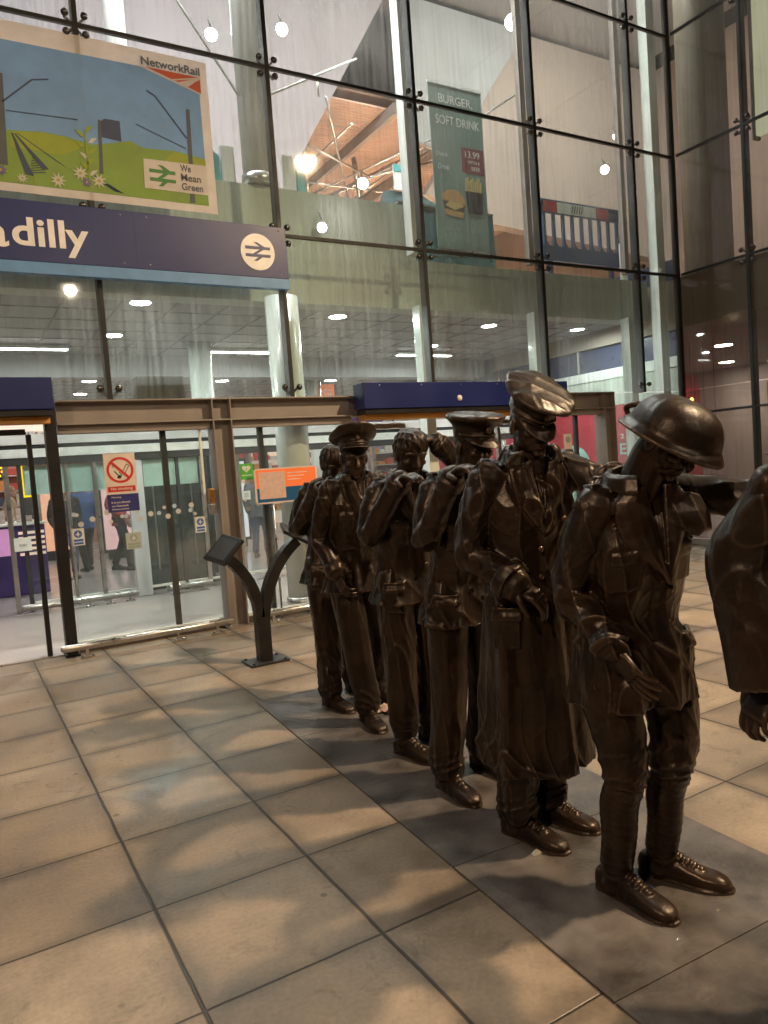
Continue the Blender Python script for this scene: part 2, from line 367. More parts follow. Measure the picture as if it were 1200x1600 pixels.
for xc in (2.41, 7.96):
    mb = MB(); x0, x1 = xc-.10, xc+.10
    mb.box(x0, x0+.013, D-.17, D+.04, .012, 2.119, .003); mb.box(x1-.013, x1, D-.17, D+.04, .012, 2.119, .003)
    mb.box(x0+.0131, x1-.0131, D-.06, D-.048, .012, 2.119)
    mb.box(x0-.03, x1+.03, D-.22, D+.08, .001, .012, .003)
    for bx in (x0-.01, x1+.01):
        mb.cyl((bx, D-.195, .012), .014, .018, 6)
    mb.build('post', M['steel_paint'], por)
    for x in (x0, x1-.012): MB().box(x, x+.012, D-.165, D-.066, 2.135, 2.33).build('stiffener', M['steel_paint'], por)
# black end post beside the open doorway and the thin inner one
bp = thing('door_post', 'thick black post standing beside the open doorway', 'post')
MB().box(.765, .862, D-.16, D-.02, .001, 2.50, .006).build('shaft', M['black'], bp)
MB().box(.75, .878, D-.175, D-.005, .0009, .02, .004).build('foot_plate', M['black'], bp)
tp = thing('slim_door_frame', 'slim dark brown door frame upright just inside the black post', 'door frame')
MB().box(.62, .662, D+.02, D+.09, .006, 2.06, .004).build('upright', M['brownframe'] if 'brownframe' in M else M['dark'], tp)
MB().box(-1.9, .618, D+.02, D+.09, 2.06, 2.11, .004).build('head', M['dark'], tp)
MB().box(-2.2, .75, D-.05, D-.005, .001, .012, .003).build('threshold', M['steel'], tp)

# door operator boxes
def opbox(x0, x1, z0, z1, label, dot=None):
    t = thing('door_operator_box', label, 'door header')
    y0 = 7.0
    MB().box(x0, x1, y0, D-.17, z0+.085, z1, .006).build('cover', M['navy'], t)
    MB().box(x0+.02, x1-.02, y0+.02, D-.175, z0+.03, z0+.083, .004).build('under_tray', M['black'], t)
    MB().box(x0+.03, x1-.03, y0+.10, D-.18, z0-.03, z0+.028).build('amber_strip', M['amber'], t)
    if dot:
        mb = MB(); mb.lathe([(.0001, -.03), (.02, -.028), (.034, -.014), (.036, 0)], (dot[0], y0-.001, dot[1]), 20, 'y'); mb.build('sensor', M['signwhite'], t)
        for a in range(5):
            mb = MB(); mb.lathe([(.0001, -.008), (.008, -.006), (.009, 0)], (x0+.2+a*.55, y0-.001, z1-.03), 10, 'y'); mb.build('screw', M['steel'], t)
    return t
opbox(-2.1, .83, 2.16, 2.52, 'navy blue door operator box over the open doorway at left')
opbox(3.93, 6.93, 2.09, 2.46, 'long navy blue door operator box behind the capped soldiers', (5.2, 2.27))

# ------------------------------------------------------------------ glazed side panels
def side_panel(x0, x1, xm, label, dots=True, whiteedge=None):
    t = thing('glazed_side_panel', label, 'glass panel')
    yg = D-.03
    mb = MB().box(x0, x1, yg-.005, yg+.005, .105, 2.05); mb.build('glass', M['doorglass'], t)
    MB().box(xm-.028, xm+.028, yg+.012, yg+.06, .06, 2.05, .004).build('upright', M['dark'], t)
    MB().box(x0, x1, yg-.03, yg+.03, .075, .105, .003).build('white_rail', M['whitetrim'], t)
    MB().box(x0, x1, yg-.035, yg+.035, .010, .074, .003).build('sill', M['steel_dark'], t)
    if whiteedge:
        MB().box(whiteedge-.012, whiteedge+.012, yg-.02, yg-.0052, 1.25, 2.05).build('white_stile', M['whitetrim'], t)
    if dots:
        n = int((x1-x0)/.135)
        for i in range(n):
            for j in range(1 if i % 2 else 2):
                r = .026 if (i+j) % 3 else .018
                zz = 1.29-.09*j-(.05 if i % 2 else 0)
                MB().lathe([(.0001, -.0012), (r, -.0012), (r, 0)], (x0+.09+i*.135+.03*j, yg-.0052, zz), 16, 'y', False).build('marking_dot', M['frost'], t)
    return t
M['whitetrim'] = mat('white_sill', (.82, .84, .80), .35)  # plain white paint for sills, rails and trims, no emission
M['steel_dark'] = mat('dark_brown_frame', (.11, .095, .085), .45, .3)
M['frost'] = mat('frosted_film', (.62, .60, .58), .6)
sp1 = side_panel(.885, 2.285, 1.84, 'clear glass door panel carrying the no smoking notice', whiteedge=2.20)
sp2 = side_panel(2.535, 3.93, 2.86, 'clear glass panel behind the Y shaped stand and round column')
sp3 = side_panel(6.98, 7.84, 7.45, 'clear glass panel right of the tall officer in peaked cap', dots=False)
# sliding leaves of the second doorway
for a, b, l in ((4.0, 4.75, 'sliding glass door leaf parked left in the doorway behind the soldiers'), (6.15, 6.9, 'sliding glass door leaf parked right behind the tall officer')):
    t = thing('sliding_door', l, 'door')
    MB().box(a+.05, b-.05, D+.115, D+.125, .10, 1.98).build('glass', M['doorglass'], t)
    mb = MB(); mb.box(a, a+.05, D+.09, D+.15, .02, 2.04, .004); mb.box(b-.05, b, D+.09, D+.15, .02, 2.04, .004)
    mb.box(a+.0505, b-.0505, D+.09, D+.15, 1.98, 2.04, .004); mb.box(a+.0505, b-.0505, D+.09, D+.15, .02, .10, .004); mb.build('frame', M['steel'], t)
# tubular guard rails on little bolted feet
def guard(x0, x1, y, label, feet, r=.032, parent_r='steel'):
    t = thing('guard_rail', label, 'rail')
    z = .105
    MB().tube([(x0-.02, y, z), (x0, y, z), (x1, y, z), (x1+.02, y, z)], [r*.5, r, r, r*.5], 16).build('tube', M[parent_r], t)
    for fx in feet:
        mb = MB(); mb.box(fx-.012, fx+.012, y-.012, y+.012, .012, z-r*.8)
        mb.box(fx-.06, fx+.06, y-.035, y+.035, .0012, .014, .003)
        for sx in (-.04, .04): mb.cyl((fx+sx, y-.005, .014), .012, .014, 8)
        mb.build('foot', M['steel'], t)
    return t
guard(.72, 2.30, 7.13, 'steel tube guard rail along the foot of the no smoking door', (.92, 1.75, 2.14))
guard(2.58, 3.9, 7.16, 'steel tube guard rail low behind the Y shaped stand', (2.75, 3.6))
# brass key switch and grey box on the post
ks = thing('key_switch', 'small brass lock case above a grey box on the steel post', 'switch')
MB().box(2.232, 2.285, D-.12, D-.04, 1.29, 1.44, .012).build('brass_case', M['brass'], ks)
MB().box(2.225, 2.285, D-.115, D-.04, 1.18, 1.285, .006).build('grey_box', M['steel'], ks)

# ------------------------------------------------------------------ station sign
sg = thing('station_sign', 'long dark blue station name board with light blue lower stripe', 'sign')
YS = 7.28
MB().box(-5.2, 3.28, YS, D-.045, 3.585, 4.12, .006).build('board', M['navy'], sg)
MB().box(-5.2, 3.28, YS-.001, D-.045, 3.48, 3.584, .004).build('blue_stripe', M['blue'], sg)
text_obj('lettering', 'dilly', .66, 1.30, 3.64, 3.97, YS-.0005, M['signwhite'], sg, bold=.022)
text_obj('lettering', 'Picca', -.30, .63, 3.693, 3.965, YS-.0005, M['signwhite'], sg, bold=.022)
text_obj('lettering', 'Manchester', -2.55, -.52, 3.693, 3.975, YS-.0005, M['signwhite'], sg, bold=.022)
MB().lathe([(.0001, -.006), (.185, -.006), (.187, -.004), (.187, 0)], (2.95, YS-.0005, 3.843), 48, 'y', False).build('roundel', M['signwhite'], sg)
def rail_arrows(cx, cz, w, h, y, mt, par, mt2=None):
    """double arrow of the railways"""
    t = h*.15
    mb = MB()
    mb.poly([(cx-w/2, cz+h*.13), (cx+w/2, cz+h*.13), (cx+w/2, cz+h*.13+t), (cx-w/2, cz+h*.13+t)], y-.004, y)
    mb.poly([(cx-w/2, cz-h*.13-t), (cx+w/2, cz-h*.13-t), (cx+w/2, cz-h*.13), (cx-w/2, cz-h*.13)], y-.004, y)
    s = w*.20
    mb.poly([(cx-s*.1-s, cz-h*.13+.0), (cx-s*.1-s+t*1.5, cz-h*.13), (cx+s*1.2, cz+h*.13), (cx+s*1.2-t*1.5, cz+h*.13)], y-.0042, y)
    mb.poly([(cx+s*.55, cz+h*.13+t), (cx+s*.55+t*1.5, cz+h*.13+t), (cx-s*.75+t*1.4, cz+h*.5), (cx-s*.75, cz+h*.5)], y-.0042, y)
    mb.poly([(cx-s*.95, cz-h*.5), (cx-s*.95+t*1.4, cz-h*.5), (cx+s*.6+t*.5, cz-h*.13-t), (cx+s*.6-t, cz-h*.13-t)], y-.0042, y)
    return mb.build('rail_symbol', mt, par)
rail_arrows(2.95, 3.845, .27, .19, YS-.0066, M['navy'], sg)
for x in (-2.62, -.42, 1.72):
    MB().box(x-.002, x+.002, YS-.0008, YS, 3.586, 4.118).build('panel_joint', M['seal'], sg)
for x in (-2.5, -.3, 1.6, 1.84, 3.2):
    for z in (3.63, 4.08): MB().lathe([(.0001, -.003), (.007, -.002), (.008, 0)], (x, YS-.0006, z), 10, 'y').build('screw', M['steel'], sg)

# ------------------------------------------------------------------ window poster (seen through a little)
def film(name, col, alpha):
    m = mat(name, col, .7); nt = m.node_tree; b = nt.nodes['Principled BSDF']; o = nt.nodes['Material Output']
    tr = N(nt, 'ShaderNodeBsdfTransparent'); mx = N(nt, 'ShaderNodeMixShader'); mx.inputs[0].default_value = alpha
    tl = N(nt, 'ShaderNodeBsdfTranslucent'); tl.inputs[0].default_value = (*col, 1); m2 = N(nt, 'ShaderNodeMixShader'); m2.inputs[0].default_value = .45
    nt.links.new(b.outputs[0], m2.inputs[1]); nt.links.new(tl.outputs[0], m2.inputs[2])
    nt.links.new(tr.outputs[0], mx.inputs[1]); nt.links.new(m2.outputs[0], mx.inputs[2]); nt.links.new(mx.outputs[0], o.inputs[0]); return m
FP = {k: film('poster_'+k, c, a) for k, c, a in (('white', (.86, .82, .80), .93), ('sky', (.33, .56, .86), .86), ('green', (.40, .58, .16), .86), ('lime', (.50, .60, .12), .9),
      ('dark', (.05, .09, .15), .9), ('red', (.75, .20, .12), .95), ('grey', (.20, .22, .25), .95), ('petal', (.80, .80, .70), .95), ('purple', (.30, .26, .50), .9), ('logo', (.16, .42, .16), .95), ('slate', (.13, .17, .28), .9), ('yellow', (.7, .6, .15), .9))}
po = thing('window_poster', 'large rail poster of green fields on the glass above the name board', 'poster')
yp = D-.012
def pp(name, pts, k, lay): return MB().poly(pts, yp-.0018*lay-.0014, yp-.0018*lay).build(name, FP[k], po)
pp('sheet', [(-2.3, 4.225), (2.60, 4.225), (2.60, 5.72), (2.45, 5.725), (-2.3, 5.725)], 'white', 0)
pp('sky', [(-2.2, 4.30), (2.51, 4.30), (2.51, 5.40), (1.93, 5.56), (-2.2, 5.53)], 'sky', 1)
hill = [(-2.2, 4.30), (2.51, 4.30), (2.51, 4.76), (2.2, 4.80), (1.9, 4.78), (1.78, 4.83), (1.6, 4.78), (1.43, 4.74), (1.2, 4.78), (1.0, 4.79), (.73, 4.76), (-.5, 4.80), (-2.2, 4.7)]
pp('fields', hill, 'green', 2)
pp('far_field', [(.73, 4.62), (1.15, 4.60), (1.35, 4.70), (1.2, 4.77), (1.0, 4.782), (.75, 4.755)], 'lime', 3)
pp('far_field', [(2.1, 4.69), (2.51, 4.69), (2.51, 4.755), (2.2, 4.79)], 'lime', 3)
pp('rail_track', [(.83, 4.39), (.90, 4.38), (.76, 4.74), (.745, 4.74)], 'slate', 4); pp('rail_track', [(.98, 4.45), (1.03, 4.46), (.78, 4.74), (.765, 4.74)], 'slate', 4)
pp('rail_track', [(1.12, 4.53), (1.18, 4.50), (.80, 4.745), (.79, 4.745)], 'slate', 4); pp('rail_track', [(1.42, 4.46), (1.68, 4.32), (1.60, 4.33), (1.36, 4.47)], 'dark', 4)
for i in range(7): pp('sleeper', [(.87+.004*i, 4.40+.022*i), (1.0-.012*i, 4.425+.02*i), (1.0-.012*i, 4.432+.02*i), (.87+.004*i, 4.407+.022*i)], 'slate', 5)
for x0, z0, x1, z1, w in ((2.345, 4.31, 2.375, 5.23, .05), (1.49, 4.48, 1.515, 4.98, .035), (.66, 4.45, .70, 5.25, .07), (-.2, 4.4, -.18, 5.2, .05)):
    pp('pole', [(x0-w/2, z0), (x0+w/2, z0), (x1+w/3, z1), (x1-w/3, z1)], 'grey', 4)
def pline(a, b, w, k='slate', lay=4):
    d = Vector((b[0]-a[0], b[1]-a[1])).normalized(); n = Vector((-d.y, d.x))*w/2
    pp('wire', [(a[0]-n.x, a[1]-n.y), (b[0]-n.x, b[1]-n.y), (b[0]+n.x, b[1]+n.y), (a[0]+n.x, a[1]+n.y)], k, lay)
pline((1.98, 5.34), (2.06, 5.30), .014); pline((2.06, 5.30), (2.34, 4.94), .014); pline((1.85, 5.0), (2.32, 4.84), .008)
pline((.70, 5.0), (.96, 5.24), .014); pline((.96, 5.24), (1.10, 5.27), .012); pline((.72, 4.93), (1.32, 4.95), .009)
pp('signal_box', [(1.50, 4.83), (1.70, 4.81), (1.70, 5.0), (1.56, 5.0), (1.50, 4.95)], 'slate', 3)
pline((.9, 4.31), (.92, 4.56), .008, 'lime', 4)
for cx, cz, r, k in ((1.30, 4.46, .075, 'petal'), (1.10, 4.37, .075, 'petal'), (1.46, 4.41, .075, 'petal'), (1.35, 4.385, .055, 'purple'), (.63, 4.4, .06, 'purple'), (.8, 4.35, .05, 'petal')):
    mb = MB(); n = 9; pts = []
    for i in range(n*2):
        a = math.pi*i/n+cx*7; q = r if i % 2 == 0 else r*.42; pts.append((cx+q*math.cos(a), cz+q*math.sin(a)))
    pp('flower', pts, k, 6); pp('flower_centre', [(cx+r*.2*math.cos(a*.9), cz+r*.2*math.sin(a*.9)) for a in range(7)], 'yellow', 7)
for i in range(9):
    t_ = i/8; cx = 1.375+.02*math.sin(i*2.3); cz = 4.45+.40*t_; s_ = -1 if i % 2 else 1
    pp('leaf', [(cx, cz), (cx+s_*.035, cz+.0), (cx+s_*.085, cz+.06), (cx+s_*.03, cz+.045)][::s_], 'lime' if i % 3 else 'petal', 5)
pline((1.375, 4.33), (1.375, 4.86), .014, 'lime', 5)
text_obj('lettering', 'NetworkRail', 1.95, 2.525, 5.575, 5.655, yp-.0145, FP['grey'], po, bold=.02, thick=.0015)
pp('logo_field', [(1.93, 5.565), (2.51, 5.40), (2.53, 5.38), (2.53, 5.565)], 'white', 5)
pp('logo_flash', [(1.99, 5.562), (2.30, 5.475), (2.525, 5.562)], 'red', 6)
pp('logo_flash', [(2.525, 5.405), (2.525, 5.55), (2.40, 5.45), (2.33, 5.468)][::-1], 'red', 6)
pline((2.24, 5.485), (2.525, 5.556), .014, 'white', 7); pline((2.37, 5.45), (2.528, 5.552), .014, 'white', 7)
pp('white_box', [(1.88, 4.40), (2.515, 4.40), (2.525, 4.695), (1.89, 4.68)], 'white', 5)
a_ = rail_arrows(2.065, 4.535, .25, .20, yp-.0125, FP['logo'], po)
for k_, wd in enumerate(('We', 'Mean', 'Green')):
    text_obj('lettering', wd, 2.245, 2.245+(.105, .20, .215)[k_], 4.605-.09*k_, 4.675-.09*k_, yp-.0125, FP['grey'], po, bold=.015, thick=.0015)

# ------------------------------------------------------------------ notices on the glass
def notice(name, label, cat, x0, x1, z0, z1, y, back): 
    t = thing(name, label, cat); MB().box(x0, x1, y-.002, y, z0, z1).build('backing', back, t); return t
M['noticewhite'] = mat('notice_card', (.80, .70, .62), .5)
M['signred'] = mat('sign_red', (.62, .04, .03), .45); M['ink'] = mat('black_ink', (.02, .02, .02), .5); M['stickerblue'] = mat('sticker_blue', (.04, .14, .45), .45)
M['green'] = mat('green_sticker', (.10, .50, .06), .45); M['pureblue'] = mat('notice_blue', (.035, .04, .20), .45); M['offwhite'] = mat('off_white', (.78, .78, .74), .5)
yn = D-.037
ns = notice('no_smoking_notice', 'white no smoking notice with red ring above a blue text panel', 'notice', 1.255, 1.545, 1.455, 1.845, yn, M['noticewhite'])
cx, cz = 1.40, 1.685
mb = MB(); n = 40; vs = []; fs = []
for k in range(n):
    a = 2*math.pi*k/n
    for r, y in ((.125, yn-.003), (.101, yn-.003), (.125, yn-.0005), (.101, yn-.0005)): vs.append((cx+r*math.cos(a), y, cz+r*math.sin(a)))
for k in range(n):
    a, b = 4*k, 4*((k+1) % n); fs += [(a, a+1, b+1, b), (a, b, b+2, a+2), (a+1, a+3, b+3, b+1)]
mb.add(vs, fs); mb.build('red_ring', M['signred'], ns)
MB().bar((cx-.077, yn-.006, cz+.077), (cx+.077, yn-.006, cz-.077), .0015, .024, (1, 0, 1)).build('red_bar', M['signred'], ns)
mb = MB()
mb.bar((cx-.055, yn-.003, cz-.008), (cx-.018, yn-.003, cz-.052), .0014, .010, (1, 0, 1)); mb.bar((cx-.012, yn-.003, cz-.02), (cx+.012, yn-.003, cz-.05), .0014, .008, (1, 0, 1))
mb.poly([(cx-.035, cz-.075), (cx-.005, cz-.085), (cx+.012, cz-.055), (cx-.02, cz-.045)], yn-.0032, yn-.002)
for a, b in (((cx+.02, cz-.02), (cx+.062, cz+.055)), ((cx+.042, cz-.035), (cx+.084, cz+.04)), ((cx+.062, cz+.055), (cx+.084, cz+.04)), ((cx-.07, cz+.03), (cx-.055, cz+.045)), ((cx-.055, cz+.045), (cx-.03, cz+.042)), ((cx-.03, cz+.042), (cx-.012, cz+.02))):
    mb.bar((a[0], yn-.003, a[1]), (b[0], yn-.003, b[1]), .0014, .006, (1, 0, .01))
mb.build('cigarette', M['ink'], ns)
MB().box(1.272, 1.528, yn-.0032, yn-.0021, 1.478, 1.53).build('red_panel', M['signred'], ns)
text_obj('lettering', 'No smoking', 1.30, 1.50, 1.487, 1.521, yn-.0035, M['noticewhite'], ns, bold=.02, thick=.001)
MB().box(1.26, 1.55, yn-.0025, yn, 1.285, 1.453).build('blue_panel', M['pureblue'], ns)
for z0, tx, wd in ((1.415, 'Warning', .09), (1.368, 'It is not allowed', .17), (1.334, 'on Network', .155), (1.30, 'Railway premises', .155)):
    text_obj('lettering', tx, 1.295, 1.295+wd, z0, z0+.02, yn-.003, M['noticewhite'], ns, bold=.012, thick=.0008)
def blue_hand(x, z, label, wd=.11, mt='offwhite'):
    t = notice('door_sticker', label, 'sticker', x, x+wd, z-.16, z, yn, M[mt])
    mk = M['stickerblue'] if mt == 'offwhite' else M['fadegrey']
    MB().lathe([(.0001, -.001), (.036, -.001), (.036, 0)], (x+wd/2, yn-.0021, z-.052), 24, 'y', False).build('blue_disc', mk, t)
    mb = MB(); mb.box(x+wd/2-.006, x+wd/2+.006, yn-.0036, yn-.0032, z-.074, z-.03); mb.box(x+wd/2-.02, x+wd/2+.02, yn-.0038, yn-.0037, z-.06, z-.05); mb.build('symbol', M['offwhite'], t)
    mb = MB(); mb.box(x+.014, x+wd-.014, yn-.003, yn-.0022, z-.122, z-.10); mb.box(x+.014, x+wd-.014, yn-.003, yn-.0022, z-.15, z-.13); mb.build('text_bars', mk, t)
M['fadegrey'] = mat('faded_print', (.35, .40, .38), .5); M['fadewhite'] = mat('faded_card', (.50, .56, .53), .5)
blue_hand(.915, 1.165, 'small blue and white door sticker near the black post')
blue_hand(2.075, 1.165, 'small blue and white door sticker beside the brass lock')
blue_hand(1.395, 1.075, 'faded grey sticker low right of the no smoking notice', .145, 'fadewhite')
ae = notice('defibrillator_sticker', 'green heart sticker on the glass left of the orange board', 'sticker', 2.595, 2.735, 1.505, 1.67, yn, M['green'])
hp = []
for k in range(28):
    t_ = 2*math.pi*k/28; hp.append((2.663+.0029*16*math.sin(t_)**3, 1.617+.0026*(13*math.cos(t_)-5*math.cos(2*t_)-2*math.cos(3*t_)-math.cos(4*t_))))
MB().poly(hp[::-1], yn-.0034, yn-.0022).build('heart', M['offwhite'], ae)
MB().poly([(2.655, 1.59), (2.672, 1.612), (2.664, 1.612), (2.67, 1.632), (2.652, 1.608), (2.661, 1.608)], yn-.0042, yn-.0036).build('bolt_symbol', M['green'], ae)
MB().box(2.61, 2.72, yn-.003, yn-.0022, 1.545, 1.553).build('text_line', M['offwhite'], ae); MB().box(2.595, 2.735, yn-.0024, yn, 1.465, 1.503).build('white_strip', M['offwhite'], ae)
# orange and blue information board (its code square left blank)
qb = thing('information_board', 'orange and blue board with blank pale square beside the furthest soldiers', 'sign')
def rrect(x0, x1, z0, z1, r):
    p = []
    for cx_, cz_, a0 in ((x1-r, z0+r, -90), (x1-r, z1-r, 0), (x0+r, z1-r, 90), (x0+r, z0+r, 180)):
        for k in range(6): a = R(a0+k*18); p.append((cx_+r*math.cos(a), cz_+r*math.sin(a)))
    return p
yq = 7.26
MB().poly(rrect(2.70, 3.42, 1.235, 1.605, .035), yq, yq+.02).build('panel', mat('board_border', (.80, .66, .58), .45), qb)
MB().box(2.72, 3.40, yq-.002, yq-.0002, 1.40, 1.59).build('orange_half', M['orange'], qb)
MB().box(2.72, 3.40, yq-.002, yq-.0002, 1.252, 1.398).build('blue_half', mat('board_blue', (.01, .11, .28), .45), qb)
MB().box(2.745, 3.04, yq-.005, yq-.0022, 1.285, 1.565).build('pale_square', mat('pale_card', (.72, .52, .45), .6, var=.1, scale=30), qb)
for k in range(3): MB().box(3.07, 3.30-.04*k, yq-.003, yq-.0022, 1.54-.035*k, 1.548-.035*k).build('text_line', M['offwhite'], qb)
mb = MB(); mb.tube([(2.9, yq+.035, .002), (2.9, yq+.035, 1.5)], .012, 10); mb.tube([(3.25, yq+.035, .002), (3.25, yq+.035, 1.5)], .012, 10); mb.box(2.8, 3.35, yq-.05, yq+.1, .001, .014, .003); mb.build('stand', M['steel'], qb)
rs = notice('small_notice', 'small cream notice on the glass right of the tall officer', 'notice', 7.18, 7.32, 1.55, 1.80, D-.04, M['noticewhite'])
MB().lathe([(.0001, -.001), (.045, -.001), (.045, 0)], (7.25, D-.0421, 1.72), 20, 'y', False).build('disc', M['fadegrey'], rs)

# ------------------------------------------------------------------ Y shaped information stand
ys = thing('lectern_stand', 'black Y shaped stand with two tilted reading plates', 'stand', (0, 0, 0))
ly = 5.72
mb = MB(); mb.box(1.93, 2.26, ly-.13, ly+.13, .001, .016, .003)
for sx in (1.96, 2.23):
    for sy in (-.1, .1): mb.cyl((sx, ly+sy, .016), .012, .012, 8)
mb.build('base_plate', M['dark'], ys)
def ribbon(pts, w, d, name):
    vs = []; fs = []
    P = [Vector((x, 0, z)) for x, z in pts]
    for i, p in enumerate(P):
        t_ = (P[min(i+1, len(P)-1)]-P[max(i-1, 0)]).normalized(); n_ = Vector((t_.z, 0, -t_.x)); ww = w[i] if hasattr(w, '__len__') else w
        for s_, yy in ((-1, -d), (1, -d), (1, d), (-1, d)): vs.append((p.x+n_.x*s_*ww/2, ly+yy, p.z+n_.z*s_*ww/2))
    for i in range(len(P)-1):
        for k in range(4): fs.append((4*i+k, 4*i+(k+1) % 4, 4*i+4+(k+1) % 4, 4*i+4+k))
    fs += [(3, 2, 1, 0), tuple(4*(len(P)-1)+k for k in range(4))]
    mb = MB(); mb.add(vs, fs); return mb.build(name, M['standblack'], ys)
M['standblack'] = mat('stand_black', (.022, .02, .02), .4, .3, .2, 10, .05, 60)
def bez(a, b, c, d, n=14):
    return [((1-t)**3*a[0]+3*(1-t)**2*t*b[0]+3*(1-t)*t*t*c[0]+t**3*d[0], (1-t)**3*a[1]+3*(1-t)**2*t*b[1]+3*(1-t)*t*t*c[1]+t**3*d[1]) for t in [i/n for i in range(n+1)]]
ribbon([(2.09, .012), (2.09, .15), (2.093, .38)], .105, .055, 'stem')
ribbon(bez((2.07, .36), (2.07, .62), (1.97, .78), (1.80, .93)), [.07]*4+[.085]*11, .045, 'left_arm')
ribbon(bez((2.115, .36), (2.14, .62), (2.26, .84), (2.45, .97)), [.07]*4+[.085]*11, .045, 'right_arm')
for nm, cx_, cz_, ang, tw, wd in (('left_plate', 1.815, .965, -42, 10, .26), ('right_plate', 2.435, 1.03, 30, -10, .24)):
    m_ = MB(); m_.box(-wd/2, wd/2, -.13, .13, -.014, .014, .006); m_.mi = 1; m_.box(-wd/2+.03, wd/2-.03, -.105, .105, .0141, .0165)
    o = m_.build('reading_plate', [M['standblack'], M['dark']], ys); o.location = (cx_, ly-.02, cz_); o.rotation_euler = (R(14), R(ang), R(tw))

# ------------------------------------------------------------------ inside the station: floors, walls, columns
M['slab'] = mat('slab_edge', (.50, .54, .47), .45, 0, .18, 1.6, .06, 14, stretch=(3, 1, .5))
struct('upper_floor_edge', MB().box(-6, 9.66, 7.92, 8.20, 3.50, 4.12), M['slab'])
struct('upper_floor', MB().box(-12, 9.66, 8.21, 22, 3.56, 4.11), M['greyceil'])
struct('parapet', MB().box(-6, 5.36, 7.94, 8.12, 4.125, 4.80), M['slab'])
struct('upper_wall', MB().poly([(-9, 4.12), (5.9, 4.12), (5.9, 6.9), (8.5, 11.1), (-9, 11.1)], 13.0, 13.2), M['lilac'])
struct('side_wall', MB().box(-12.2, -12, D+.1, 27, 0, 11.2), M['greyceil'])
struct('ceiling_bulkhead', MB().box(-9, 9.6, 12.0, 12.4, 3.22, 3.555), M['greyceil'])
mb = MB()
for i in range(31): mb.box(-9, 9.6, 8.3+.6*i, 8.32+.6*i, 3.549, 3.5595) if i != 6 else None
for i in range(32): mb.box(-9+.6*i, -8.98+.6*i, 8.21, 22, 3.5495, 3.5598)
tag(mb.build('ceiling_grid', mat('grid_grey', (.22, .22, .22), .5)), kind='structure')
M['beamgrey'] = mat('beam_grey', (.42, .36, .33), .5)
# slatted soffit seen through the upper panes
M['slat'] = mat('salmon_slat', (.72, .50, .40), .5, 0, .06, 3)
sof = thing('slatted_ceiling', 'salmon lit slatted ceiling high behind the upper panes', 'ceiling')
mb = MB()
for i in range(62):
    y = 13.42+i*.21; x1_ = 8.44 if y < 13.4 else 16.5; mb.box(3.0, x1_, y, y+.090, 9.0, 9.03); mb.box(3.0, x1_, y+.105, y+.196, 9.0, 9.03)
o = mb.build('slats', M['slat'], sof)
MB().box(3.0, 16.5, 13.4, 26.5, 9.2, 9.25).build('backing', mat('soffit_back', (.25, .15, .11), .8), sof)
for xb in (6.9, 8.6, 10.6, 12.8, 15.0):
    mb = MB(); mb.box(xb-.05, xb+.05, 13.1, 26.5, 8.76, 8.995); mb.build('beam', M['beamgrey'], sof)
tr = thing('roof_truss', 'thin steel rods and props bracing under the slatted ceiling', 'truss')
for a, b in (((6.4, 12, 8.2), (9.6, 17, 7.9)), ((9.6, 12, 8.3), (6.4, 18, 7.6)), ((8.6, 15, 8.62), (8.7, 15, 7.7)), ((6.0, 15, 7.9), (12.6, 15, 8.0)), ((8.65, 15, 7.7), (7, 21, 8.6)), ((8.65, 15, 7.7), (11, 21, 8.6)), ((8.65, 15, 7.7), (10.2, 11, 8.6)), ((6.2, 14, 8.5), (8.4, 14, 7.8)), ((8.4, 14, 7.8), (10.8, 14, 8.6)), ((7.2, 18, 8.6), (9.5, 18, 7.9)), ((9.5, 18, 7.9), (12.0, 18, 8.6)), ((6.6, 13.4, 8.7), (12.2, 25, 8.7)), ((10.2, 13.5, 8.7), (7.4, 25, 8.7)), ((7.7, 13.4, 8.55), (7.7, 26, 8.55)), ((9.7, 13.6, 8.55), (9.7, 26, 8.55))):
    MB().tube([a, b], .022 if a[2] < 8.6 else .06, 8).build('rod', M['steel'], tr)
# pale rods between the upper columns close behind the glass
rd = thing('tie_rods', 'thin pale tie rods crossing behind the top left panes', 'tie rod')
for a, b in (((1.9, 8.0, 7.6), (3.33, 8.0, 5.55)), ((3.33, 8.0, 5.75), (4.9, 8.3, 6.7)), ((4.25, 8.15, 6.27), (4.25, 8.15, 6.05))):
    MB().tube([a, b], .014, 8).build('rod', M['white'], rd)
# big smooth wall block and soffit at right
struct('upper_end_wall', MB().poly([(9.15, 7.2), (10.9, 6.75), (17, 6.35), (17, 11.1), (12.1, 11.1)], 13.0, 13.3), M['beige'])
struct('upper_side_wall', MB().box(16.6, 16.9, D, 27, 0, 11.2), M['beige'])
struct('upper_back_wall', MB().box(-12, 16.5, 26.6, 26.9, 0, 11.2), M['slat'])
struct('grey_bulkhead', MB().poly([(8.55, 8.3), (9.75, 8.0), (12.1, 11.1), (8.55, 11.1)], 12.9, 12.98), M['greyceil'])
if 0: struct('sloped_soffit', MB().add([(5.6, 8.6, 9.6), (9.66, 8.6, 8.3), (12.4, 13.0, 11.0), (7.0, 13.0, 11.1), (5.6, 8.6, 9.7), (9.66, 8.6, 8.4), (12.4, 13.0, 11.1), (7.0, 13.0, 11.19)],
       [(0, 1, 2, 3), (7, 6, 5, 4), (0, 4, 5, 1), (1, 5, 6, 2), (2, 6, 7, 3), (3, 7, 4, 0)]), M['greyceil'])
